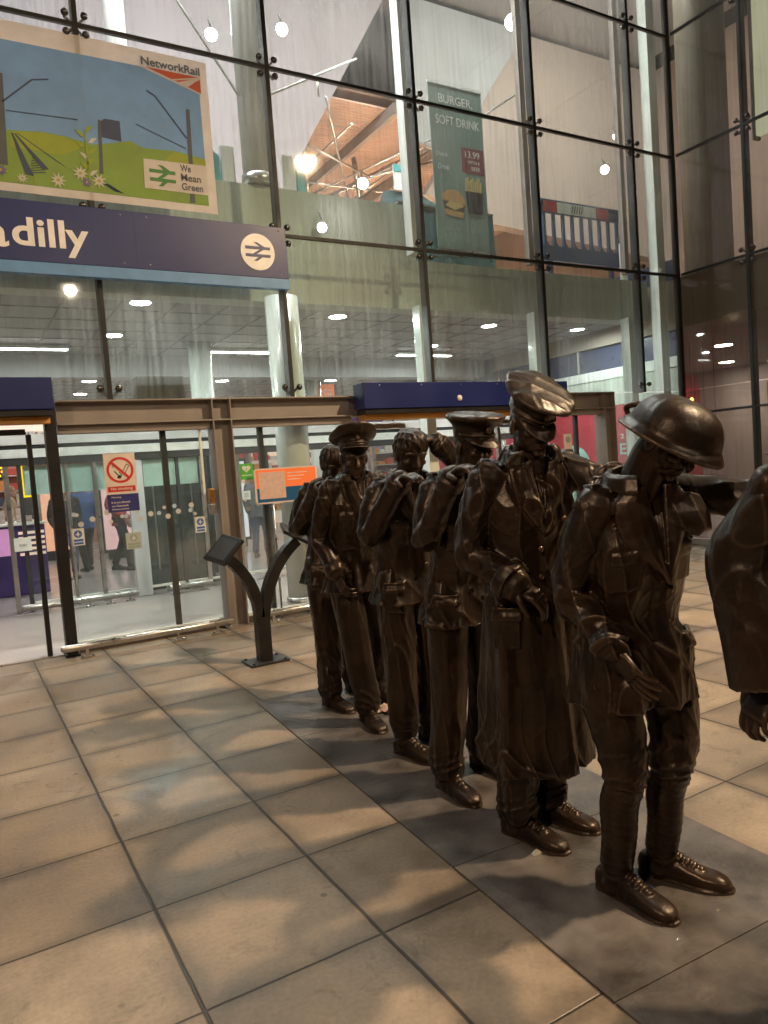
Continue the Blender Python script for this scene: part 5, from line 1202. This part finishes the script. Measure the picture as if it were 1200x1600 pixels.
        # shoulder seam and strap
        q0 = sh*.35+s_*.65+up*.055; q1 = s_+up*.073
        gx = [[q0+fr_s*v, (q0+q1)/2+fr_s*v+up*.01, q1+fr_s*v] for v in (-.024, 0, .024)]
        if g('straps', True): c.sheet(gx, up, .012)
    # collar: folded ring open at the front
    ch_ = g('collarh', .045); pts = []
    for th in np.linspace(-2.55, 2.55, 18):
        d_ = -fr_s*math.cos(th)+lat_s*math.sin(th); r_ = .078+.008*abs(th)
        base = nb+up*(.012-.012*abs(th))+d_*r_*A(1, 1, 1)
        pts.append([base+up*-.012+d_*.010, base+up*.010+d_*.004, base+up*ch_-d_*.002, base+up*(ch_*.75)+d_*.016, base-up*.004+d_*.030])
    G = np.array(pts); nr = np.array([[unit(-fr_s*math.cos(th)+lat_s*math.sin(th))]*5 for th in np.linspace(-2.55, 2.55, 18)])
    c.sheet(G, nr, .013)
    # lapels
    lw = g('lapel', .07); ll = g('lapell', .20)
    for o_ in (-1, 1):
        topp = nb+fr_s*.078+lat_s*o_*.035-up*.01
        rows = []
        for k in np.linspace(0, 1, 9):
            wd = lw*(math.sin(math.pi*min(1, .25+.75*k)))*(1 if k > .12 else .8)+.012
            pc = topp*(1-k)+(chest+fr_s*(.145)*bulk+lat_s*o_*(-.004)-up*(ll-.16))*k
            rows.append([pc+lat_s*o_*wd*j+fr_s*(.012+.012*math.sin(math.pi*j)-.040*j*j) for j in np.linspace(0, 1, 5)])
        c.sheet(rows, fr_s, .014)
    # pockets with flaps
    def patch(u_, th0, w_, h_, lift, secz, t_=.016):
        # th0 angle from front towards the figure's right; secz gives height
        rows = []
        for dz in np.linspace(0, h_, 4):
            zz = secz-dz; k = np.clip((zz-pel[2])/(chest[2]-pel[2]), -1, 1.2); ce = pel*(1-max(k, 0))+chest*max(k, 0) if k > 0 else pel*(1+k)+hemp*(-k); ce = A(ce[0], ce[1], zz)
            X_, Y_ = (lat_h, fr_h) if k < .3 else (lat_s, fr_s); a_, b_ = (.19, .14) if k < .3 else (.172*bulk, .128*bulk)
            if k < 0: a_ += fl*.5; b_ += fl*.5
            rows.append([ce+X_*(a_+lift)*math.sin(th0+w_*j)+Y_*(b_+lift)*math.cos(th0+w_*j) for j in np.linspace(-.5, .5, 5)])
        mid_ = unit(X_*math.sin(th0)+Y_*math.cos(th0)); c.sheet(rows, mid_, t_)
    if g('pockets', True):
        for o_ in (-1, 1):
            patch(0, o_*.95, .62, .15, .006, pel[2]+.02, .02); patch(0, o_*.95, .68, .05, .012, pel[2]+.03, .018)
            if not g('coat'): patch(0, o_*.62, .55, .11, .004, chest[2]+.0, .016); patch(0, o_*.62, .6, .035, .009, chest[2]+.01, .014)
    if g('belt'):
        c.sections([(waist-up*.022, lat_m, fr_m, .168*bulk, .124*bulk), (waist+up*.022, lat_m, fr_m, .168*bulk, .124*bulk)], 48, 3)
    for ex in g('extra', []): c.sheet(np.array(ex[0], float), ex[1], ex[2])
    c.mesh('greatcoat' if g('coat') else 'tunic', vx, g('csm', 1), disp=wrinkle(g('wr', .0048)*1.65, 27, 24, g('wrz', 10), sd, 2.6), parent=root, origin=org)
    # buttons down the front
    for k in range(g('nbut', 4)):
        tt = k/3.5; z_ = chest[2]-.02-.105*k
        kk = (z_-pel[2])/(chest[2]-pel[2]); ce = pel*(1-kk)+chest*kk; ce = A(ce[0], ce[1], z_); p = ce+fr_m*(.142 if kk > .3 else .15)*bulk+lat_m*(-.028)
        for o_ in ((-1, 1) if g('double') else (0,)):
            q = p+lat_m*.05*o_-fr_m*(.006*abs(o_)); mb = Solid(); mb.ball(q-A(*org), (.0125, .0075, .0125), None, 14)
            m_ = bpy.data.meshes.new('button'); m_.from_pydata(np.vstack(mb.v).tolist(), [], mb.f); m_.materials.append(BZ2); m_.polygons.foreach_set('use_smooth', [True]*len(m_.polygons)); ob = bpy.data.objects.new('button', m_); link(ob, root)
    # --- headgear or hair
    ht = g('hat'); h = Solid()
    def fr(tilt, rl=0.0, ox=0.0, oz=0.0):
        # frame tilted forwards by tilt, rolled to the figure's right by rl; -hs is the figure's right
        f2 = hf*math.cos(tilt)-hu*math.sin(tilt); u2 = hu*math.cos(tilt)+hf*math.sin(tilt); s2 = hs*math.cos(rl)+u2*math.sin(rl); u3 = u2*math.cos(rl)-hs*math.sin(rl)
        return s2, f2, u3, hc+hf*ox+hu*oz
    if ht == 'cap':
        s2, f2, u2, o2 = fr(g('tilt', .1), g('roll', 0.0), -.004, .062); cw = g('crown', 1.0); rise = g('rise', .03)
        h.sections([(o2-u2*.028, s2, f2, .081, .101), (o2+u2*.0, s2, f2, .085, .105), (o2+u2*.024, s2, f2, .088, .109), (o2+u2*.045+f2*.006, s2, f2, .112*cw, .132*cw), (o2+u2*.062+f2*.010, s2, f2+u2*rise*6, .130*cw, .148*cw),
                    (o2+u2*.078+f2*.012, s2, f2+u2*rise*7, .126*cw, .142*cw), (o2+u2*.088+f2*.010, s2, f2+u2*rise*7, .085*cw, .10*cw), (o2+u2*.091+f2*.010, s2, f2+u2*rise*7, .02, .025)], 48, 6,
                   mod=lambda U, th: .0035*np.sin(5*th+sd)*np.clip((U-.4)*4, 0, 1)+.004*np.sin(11*th+2*sd)*np.clip((U-.55)*4, 0, 1))
        rows = []
        for th in np.linspace(-1.12, 1.12, 15):
            e0 = o2-u2*.018+s2*.084*math.sin(th)+f2*.102*math.cos(th); L_ = .062*math.cos(th*1.15)**.8 if abs(th) < 1.1 else .008
            rows.append([e0-f2*.012, e0+(f2*math.cos(th*.4)+s2*math.sin(th*.4)*.4)*L_*.5-u2*L_*.22, e0+(f2*math.cos(th*.4)+s2*math.sin(th*.4)*.4)*L_-u2*L_*.62])
        h.sheet(rows, u2, .0075)
        pts = [o2-u2*.006+s2*.088*math.sin(t_)+f2*.109*math.cos(t_) for t_ in np.linspace(-1.4, 1.4, 12)]; h.limb(pts, [.0055]*12, 8, 2)
        hat = h.mesh('peaked_cap', .0042 if vx < .0075 else .0055, 1, parent=root, origin=org, disp=wrinkle(.003, 26, 26, 20, sd+9))
        q = Solid(); q.ball(o2+f2*.116+u2*.018-A(*org), (.014, .008, .017), (s2, f2, u2), 12); q.ball(o2+f2*.118+u2*.034-A(*org), (.009, .006, .008), (s2, f2, u2), 10)
        m_ = bpy.data.meshes.new('cap_badge'); m_.from_pydata(np.vstack(q.v).tolist(), [], q.f); m_.materials.append(BZ2); m_.polygons.foreach_set('use_smooth', [True]*len(m_.polygons)); link(bpy.data.objects.new('cap_badge', m_), hat)
    elif ht == 'helmet':
        s2, f2, u2, o2 = fr(g('tilt', .2), g('roll', .0), .004, .018)
        prof = [(.150, .166, -.022), (.158, .175, -.019), (.152, .169, -.007), (.140, .156, .006), (.133, .149, .030), (.120, .136, .061), (.095, .108, .090), (.055, .064, .109), (.012, .015, .115)]
        h.sections([(o2+u2*z_+u2*.0, s2, f2, a_, b_) for a_, b_, z_ in prof], 56, 6, mod=lambda U, th: .0022*np.sin(3*th+1)+.0035*np.sin(2*th)*(U < .25))
        rim = [o2-u2*(.021+.006*math.cos(2*t_))+s2*.157*math.sin(t_)+f2*.176*math.cos(t_) for t_ in np.linspace(0, 2*np.pi, 41)]; h.limb(rim, [.0062]*41, 10, 1, ends=False)
        hat = h.mesh('steel_helmet', .0045, 2, parent=root, origin=org, disp=wrinkle(.0026, 15, 15, 12, sd+9), mats=BZ2)
        q = Solid(); bk = o2-f2*.170-u2*.01; q.limb([bk+s2*.02, bk-f2*.014+s2*.028+u2*.02, bk+s2*.02+u2*.045+f2*.02, bk-s2*.012+u2*.035+f2*.02, bk-s2*.02-f2*.01+u2*.005, bk+f2*.02-u2*.02], [.009, .010, .011, .010, .009, .008], 10, 4)
        q.mesh('chin_strap', .004, 1, parent=hat, origin=org)
    else:
        h.sections([(hc-hf*.03-hu*.045, hs, hf, .074, .070), (hc-hf*.022-hu*.0, hs, hf, .084, .090), (hc-hf*.012+hu*.04, hs, hf, .087, .103), (hc-hf*.010+hu*.075, hs, hf, .080, .098), (hc-hf*.010+hu*.108, hs, hf, .060, .076), (hc-hf*.008+hu*.126, hs, hf, .025, .032)], 44, 6,
                   mod=lambda U, th: .004*np.sin(17*th+9*U)+.003*np.sin(29*th-14*U))
        h.mesh('hair', .0045, 1, parent=root, origin=org, disp=wrinkle(.004, 60, 20, 40, sd+9))
    return root

# ------------------------------------------------------------------ seven soldiers, from the far end to the near one
GR = (.55, .6, .6, .65)
fig = []
# 1: hidden behind the first peaked cap
fig.append(soldier('a', 'bareheaded bronze soldier furthest back, half hidden behind the first peaked cap', dict(root=(2.12, 4.38), seed=11, voxel=.0085, hem=.80, tuck=False, collarh=.04,
    j=dict(hipR=(2.040, 4.390, 0.900), hipL=(2.220, 4.410, 0.900), knR=(2.010, 4.310, 0.490), knL=(2.240, 4.390, 0.490), anR=(1.990, 4.270, 0.090), anL=(2.250, 4.450, 0.090), shR=(1.960, 4.370, 1.390), shL=(2.310, 4.370, 1.390),
           elR=(1.910, 4.410, 1.170), elL=(2.380, 4.410, 1.100), wrR=(1.950, 4.110, 1.455), wrL=(2.350, 4.250, 0.900), neck=(2.130, 4.330, 1.450), head=(2.120, 4.240, 1.570)),
    look=(-.1, -.9, -.45), up=(0, -.35, .9), toeR=(.15, -1), toeL=(.1, -1), handR=((.02, -1, .12), (.1, 0, -1), (.35, .4, .4, .45)), handL=((0, -.3, -1), (-1, 0, 0), GR))))
# 2
fig.append(soldier('b', 'bronze soldier second from the back in peaked cap tipped back, right arm hanging', dict(root=(2.1, 3.93), seed=22, voxel=.0075, hem=.80, hat='cap', tilt=-.48, rise=.02, crown=1.08, nbut=4, belt=True,
    j=dict(hipR=(1.99, 3.97, .91), hipL=(2.17, 4.0, .91), knR=(2.0, 3.88, .49), knL=(2.24, 4.02, .49), anR=(2.02, 3.84, .09), anL=(2.27, 4.16, .09), shR=(1.90, 3.92, 1.42), shL=(2.26, 3.86, 1.43),
           elR=(1.865, 3.98, 1.13), elL=(2.30, 3.62, 1.30), wrR=(1.89, 3.84, .92), wrL=(2.21, 3.43, 1.42), neck=(2.08, 3.88, 1.48), head=(2.05, 3.83, 1.60)),
    look=(-.25, -.95, -.20), up=(0, -.12, 1), toeR=(-.12, -1), toeL=(.2, -1), handR=((.1, -.5, -.85), (1, 0, -.1), GR), handL=((0, -1, .1), (0, 0, -1), (.4, .4, .45, .5)))))
# 3
fig.append(soldier('c', 'bareheaded bronze soldier clutching the top of his head with one hand', dict(root=(2.04, 3.27), seed=33, voxel=.007, hem=.82, nbut=4, tuck=True, belt=False, collarh=.05,
    j=dict(hipR=(1.95, 3.30, .91), hipL=(2.13, 3.32, .91), knR=(1.93, 3.26, .49), knL=(2.14, 3.30, .49), anR=(1.94, 3.28, .09), anL=(2.15, 3.36, .09), shR=(1.86, 3.28, 1.40), shL=(2.22, 3.24, 1.41),
           elR=(1.81, 3.27, 1.19), elL=(2.31, 3.11, 1.49), wrR=(1.86, 3.01, 1.47), wrL=(2.155, 3.13, 1.645), neck=(2.04, 3.24, 1.46), head=(2.04, 3.19, 1.59)),
    look=(-.15, -.9, -.35), up=(0, -.3, .95), toeR=(.2, -1), toeL=(.15, -1), handR=((0, -1, .12), (.1, 0, -1), (.3, .35, .4, .45)), handL=((-.75, .45, .40), (-.3, .35, -1), (.5, .55, .6, .65)))))
# 4
fig.append(soldier('d', 'bronze soldier in the middle in flat peaked cap, face hidden by his raised arm', dict(root=(2.03, 2.76), seed=44, voxel=.0065, hem=.79, hat='cap', tilt=.02, rise=.0, crown=.97, nbut=4, collarh=.05,
    j=dict(hipR=(1.93, 2.80, .91), hipL=(2.11, 2.80, .91), knR=(1.89, 2.77, .49), knL=(2.13, 2.80, .49), anR=(1.865, 2.79, .09), anL=(2.14, 2.88, .09), shR=(1.85, 2.76, 1.41), shL=(2.2, 2.72, 1.41),
           elR=(1.80, 2.74, 1.20), elL=(2.27, 2.78, 1.12), wrR=(1.80, 2.50, 1.475), wrL=(2.22, 2.66, .90), neck=(2.03, 2.72, 1.46), head=(2.03, 2.65, 1.595)),
    look=(-.05, -1, -.15), up=(0, -.1, 1), toeR=(-.02, -1), toeL=(.08, -1), handR=((-.02, -1, .38), (.1, -.3, -1), (.45, .5, .5, .55)), handL=((0, -.4, -1), (-1, 0, 0), GR))))
# 5
fig.append(soldier('e', 'tall bronze officer in long greatcoat and peaked cap leaning his left hand forward', dict(root=(1.95, 2.24), seed=55, voxel=.0048, fine=True, hem=.29, coat=True, hat='cap', tilt=.34, roll=.10, rise=-.015, crown=1.03, nbut=3, double=True,
    collarh=.06, lapel=.085, lapell=.22, sleeve=1.06, cuffw=1.25, puttees=True, flare=.018, pleat=.016, np=6, hemc=(-.0, .02), wr=.0065, bulk=1.05,
    j=dict(hipR=(1.87, 2.27, .93), hipL=(2.05, 2.24, .93), knR=(1.87, 2.24, .50), knL=(2.05, 2.26, .50), anR=(1.845, 2.27, .09), anL=(2.035, 2.30, .09), shR=(1.77, 2.28, 1.455), shL=(2.13, 2.15, 1.47),
           elR=(1.735, 2.32, 1.17), elL=(2.19, 1.93, 1.34), wrR=(1.79, 2.13, 1.05), wrL=(2.04, 1.88, 1.425), neck=(1.945, 2.19, 1.52), head=(1.935, 2.155, 1.655)),
    look=(-.22, -.93, -.25), up=(0, -.2, 1), toeR=(.2, -1), toeL=(.28, -1), handR=((.45, -.75, -.45), (.3, .3, -1), (.55, .6, .65, .7), .6), handL=((-.85, -.45, .05), (0, .1, -1), (.4, .45, .5, .5)))))
# 6
fig.append(soldier('f', 'bronze soldier in wide brimmed steel helmet with head bowed and open jacket', dict(extra=[([[(1.975, 1.575, 1.375), (2.02, 1.54, 1.385), (2.07, 1.535, 1.37)], [(1.97, 1.55, 1.32), (2.03, 1.512, 1.32), (2.085, 1.51, 1.31)], [(1.985, 1.54, 1.27), (2.04, 1.495, 1.262), (2.08, 1.50, 1.255)], [(2.02, 1.545, 1.24), (2.045, 1.525, 1.235), (2.062, 1.53, 1.24)]], (0, -1, .1), .011)], root=(1.95, 1.71), seed=66, voxel=.0047, fine=True, hem=.68, hat='helmet', tilt=-.16, roll=.14, nbut=3, breeches=True, collarh=.05, lapel=.10, lapell=.26,
    sleeve=1.04, waistin=0, bulk=1.07, neckr=.07, flare=.03, pleat=.012, np=5, wr=.0065, hemc=(0, .01), straps=True,
    j=dict(hipR=(1.87, 1.76, .88), hipL=(2.05, 1.73, .88), knR=(1.855, 1.71, .47), knL=(2.055, 1.68, .47), anR=(1.845, 1.76, .09), anL=(2.05, 1.74, .09), shR=(1.785, 1.74, 1.345), shL=(2.13, 1.66, 1.37),
           elR=(1.745, 1.80, 1.07), elL=(2.19, 1.41, 1.345), wrR=(1.745, 1.62, .90), wrL=(2.14, 1.16, 1.385), neck=(1.95, 1.68, 1.42), head=(1.975, 1.56, 1.555)),
    look=(.05, -.75, -.62), up=(0, -.6, .8), toeR=(.06, -1), toeL=(.5, -1), handR=((.12, -.62, -.75), (1, -.3, .1), (.15, .2, .3, .35), .2), handL=((-.3, -1, 0), (0, 0, -1), (.4, .4, .45, .5)))))
# 7: only his back and right sleeve are inside the picture
fig.append(soldier('g', 'nearest bronze soldier cut by the right edge, wide sleeve and hanging hand', dict(root=(1.93, 1.05), seed=77, voxel=.0055, fine=True, hem=.80, nbut=3, collarh=.05, sends=False, rad=(.058, .066, .082, .092, .098), cuffw=1.5, cuffback=.0, wr=.0035, wrz=5, fn=1.3, fa=.006,
    j=dict(hipR=(1.87, 1.06, .91), hipL=(2.05, 1.04, .91), knR=(1.87, .92, .49), knL=(2.06, 1.0, .49), anR=(1.87, .86, .09), anL=(2.06, 1.02, .09), shR=(1.765, 1.10, 1.42), shL=(2.12, 1.02, 1.42),
           elR=(1.755, 1.185, 1.215), elL=(2.22, .86, 1.2), wrR=(1.765, 1.125, .90), wrL=(2.14, .66, 1.32), neck=(1.94, 1.05, 1.47), head=(1.95, .97, 1.6)),
    look=(0, -1, -.1), up=(0, -.1, 1), toeR=(0, -1), toeL=(.1, -1), handR=((-.50, .30, -1), (1, -.2, 0), GR), handL=((0, -1, 0), (0, 0, -1), GR))))
# small litter lying on the slab
t = thing('paper_litter', 'crumpled pale pink paper lying behind the boot of the second soldier', 'litter', (2.19, 3.93, .009))
mb = MB(); rg = random.Random(3)
for k in range(10):
    a = rg.uniform(0, 6.28); x, y = rg.uniform(-.05, .05), rg.uniform(-.05, .05); c_, s_ = math.cos(a)*.04, math.sin(a)*.04
    mb.add([(x-c_, y-s_, .001), (x+s_, y-c_, .004), (x+c_, y+s_, .030), (x-s_, y+c_, .022), (x, y, .045)], [(0, 1, 4), (1, 2, 4), (2, 3, 4), (3, 0, 4), (3, 2, 1, 0)], False)
mb.build('sheet', mat('pink_paper', (.75, .55, .48), .7), t)
for x, y, l in ((1.80, 2.12, 'shiny scrap of foil beside the boot of the officer in greatcoat'), (2.02, 1.50, 'tiny shiny scrap on the slab between the boots of the helmeted soldier'), (1.80, 1.48, 'tiny shiny scrap in front of the right boot of the helmeted soldier')):
    t = thing('foil_scrap', l, 'litter', (x, y, .009)); s_ = .022 if y > 2 else .009
    MB().add([(-s_, -s_*.5, 0), (s_, -s_*.6, .001), (s_*.8, s_*.7, .002), (-s_*.7, s_*.6, 0), (0, 0, s_*.9)], [(0, 1, 4), (1, 2, 4), (2, 3, 4), (3, 0, 4), (3, 2, 1, 0)], False).build('scrap', mat('foil', (.9, .85, .75), .2, .6), t)

# ------------------------------------------------------------------ travellers in the concourse
skin = mat('skin', (.42, .26, .19), .5)
def traveller(x, y, rz, label, cc, tc_, hc_, stride=.12, bag=False, h=1.0, arms=.12):
    root = thing('person', label, 'person', (x, y, .008), rz, 'travellers in the concourse')
    up = A(0, 0, 1); S_ = Solid(); q = lambda a, b, c: A(a*h, b*h, c*h)
    sh_ = [q(-.19, 0, 1.42), q(.19, 0, 1.42)]; el = [q(-.24, .05+arms*.3, 1.14), q(.24, .04, 1.14)]; wr = [q(-.22, -.10-arms, .92), q(.22, -.06+arms, .90)]
    hp = [q(-.09, 0, .90), q(.09, 0, .90)]; kn = [q(-.10, -stride*.9, .49), q(.10, stride*.1, .50)]; an = [q(-.10, -stride, .09), q(.10, stride*1.1, .11)]
    head(S_, q(0, -.03, 1.60), (0, -1, -.08), (0, 0, 1), h)
    S_.limb([q(0, 0, 1.42), q(0, -.01, 1.55)], [.058, .052], 14, 4); S_.limb([q(0, 0, .9), q(0, 0, 1.15), q(0, 0, 1.40)], [.10, .09, .10], 16, 4)
    for s_, e_, w_, sd_ in ((sh_[0], el[0], wr[0], -1), (sh_[1], el[1], wr[1], 1)):
        S_.limb([s_*.9+q(0, 0, 1.40)*.1, e_, w_], [.045, .036, .026], 12, 4); hand(S_, w_, (0, -.15, -1), (-sd_, 0, 0), sd_, (.4, .45, .5, .5), h)
    for k in (0, 1): S_.limb([hp[k], kn[k], an[k]], [.075, .045, .03], 12, 4)
    S_.mesh('body', .011, 1, mats=skin, parent=root)
    T = Solid()
    for k in (0, 1): T.limb([hp[k]+up*.02, hp[k]*.5+kn[k]*.5, kn[k], an[k]+up*.03], [.100, .088, .070, .062], 18, 6, mod=folds(4, .005, k))
    T.limb([q(-.06, 0, .93), q(.06, 0, .93)], [.12, .12], 16, 3); T.mesh('trousers', .016, 1, mats=tc_, parent=root)
    C = Solid(); X, Y = A(-1, 0, 0), A(0, -1, 0)
    C.sections([(q(0, 0, .80), X, Y, .19, .14), (q(0, 0, .95), X, Y, .18, .13), (q(0, 0, 1.12), X, Y, .165, .12), (q(0, 0, 1.30), X, Y, .19, .13), (q(0, 0, 1.42), X, Y, .17, .095), (q(0, 0, 1.50), X, Y, .065, .065)], 32, 5, mod=folds(3, .006, 1))
    for k in (0, 1): C.limb([sh_[k], el[k], wr[k]+up*.03], [.074, .060, .048], 18, 6, mod=folds(4, .006, k+2))
    C.mesh('coat', .016, 1, mats=cc, parent=root)
    for k in (0, 1):
        F_ = Solid(); foot(F_, an[k], (0, -1), h); F_.mesh('shoe', .014, 1, mats=M['dark'], parent=root, floor=.0)
    Hh = Solid(); c0 = q(0, -.03, 1.60); Hh.ball(c0+A(0, .022, .030), (.086, .098, .100)); Hh.ball(c0+A(0, .05, -.03), (.07, .06, .08)); Hh.mesh('hair', .012, 1, mats=hc_, parent=root)
    if bag:
        B = Solid(); B.limb([q(0, .20, 1.02), q(0, .21, 1.34)], [.15, .13], 20, 4, flat=.6, ref=(0, 1, 0)); b_ = B.mesh('rucksack_body', .016, 1, mats=cc)
        b_.name = 'rucksack'; b_.location = (x, y, .008); b_.rotation_euler = (0, 0, rz); tag(b_, 'rucksack worn on the back of a traveller deep in the hall', 'rucksack', 'rucksacks worn by travellers')
    return root
cl = {k: mat('cloth_'+k, c, .8) for k, c in (('black', (.02, .02, .022)), ('navy', (.025, .03, .07)), ('grey', (.14, .14, .15)), ('red', (.35, .05, .05)), ('tan', (.35, .26, .17)), ('blue', (.06, .12, .30)), ('jean', (.06, .08, .14)))}
hd = mat('dark_hair', (.03, .02, .015), .6); hb = mat('fair_hair', (.28, .18, .09), .6)
P1 = [(1.62, 13.6, 10, 'traveller in black coat walking behind the no smoking door', 'black', 'jean', hd), (2.05, 14.6, 200, 'traveller in blue coat seen from behind through the no smoking door', 'blue', 'black', hb),
      (2.55, 13.9, 60, 'traveller in red coat between the dark cabinets and the door', 'red', 'black', hd), (4.62, 14.2, -20, 'traveller in black seen under the green heart sticker', 'black', 'black', hd),
      (4.95, 13.2, 150, 'traveller in grey coat beside the round column at the inner doors', 'grey', 'jean', hb), (.95, 16.2, 80, 'traveller in tan coat standing at the purple kiosk', 'tan', 'navy', hb),
      (5.7, 12.6, 20, 'traveller in navy coat behind the bareheaded soldiers', 'navy', 'grey', hd), (8.7, 13.0, -60, 'traveller in tan coat near the red shop wall', 'tan', 'jean', hd),
      (3.3, 17.6, 30, 'traveller in grey coat far off by the shops', 'grey', 'black', hd), (.2, 17.0, 120, 'traveller in red coat far off at the left', 'red', 'jean', hb)]
for i, (x, y, a, l, c1, c2, hh) in enumerate(P1):
    traveller(x, y, R(a), l, cl[c1], cl[c2], hh, .06+.05*(i % 3), h=.94+.04*(i % 4), arms=.05+.04*(i % 4))
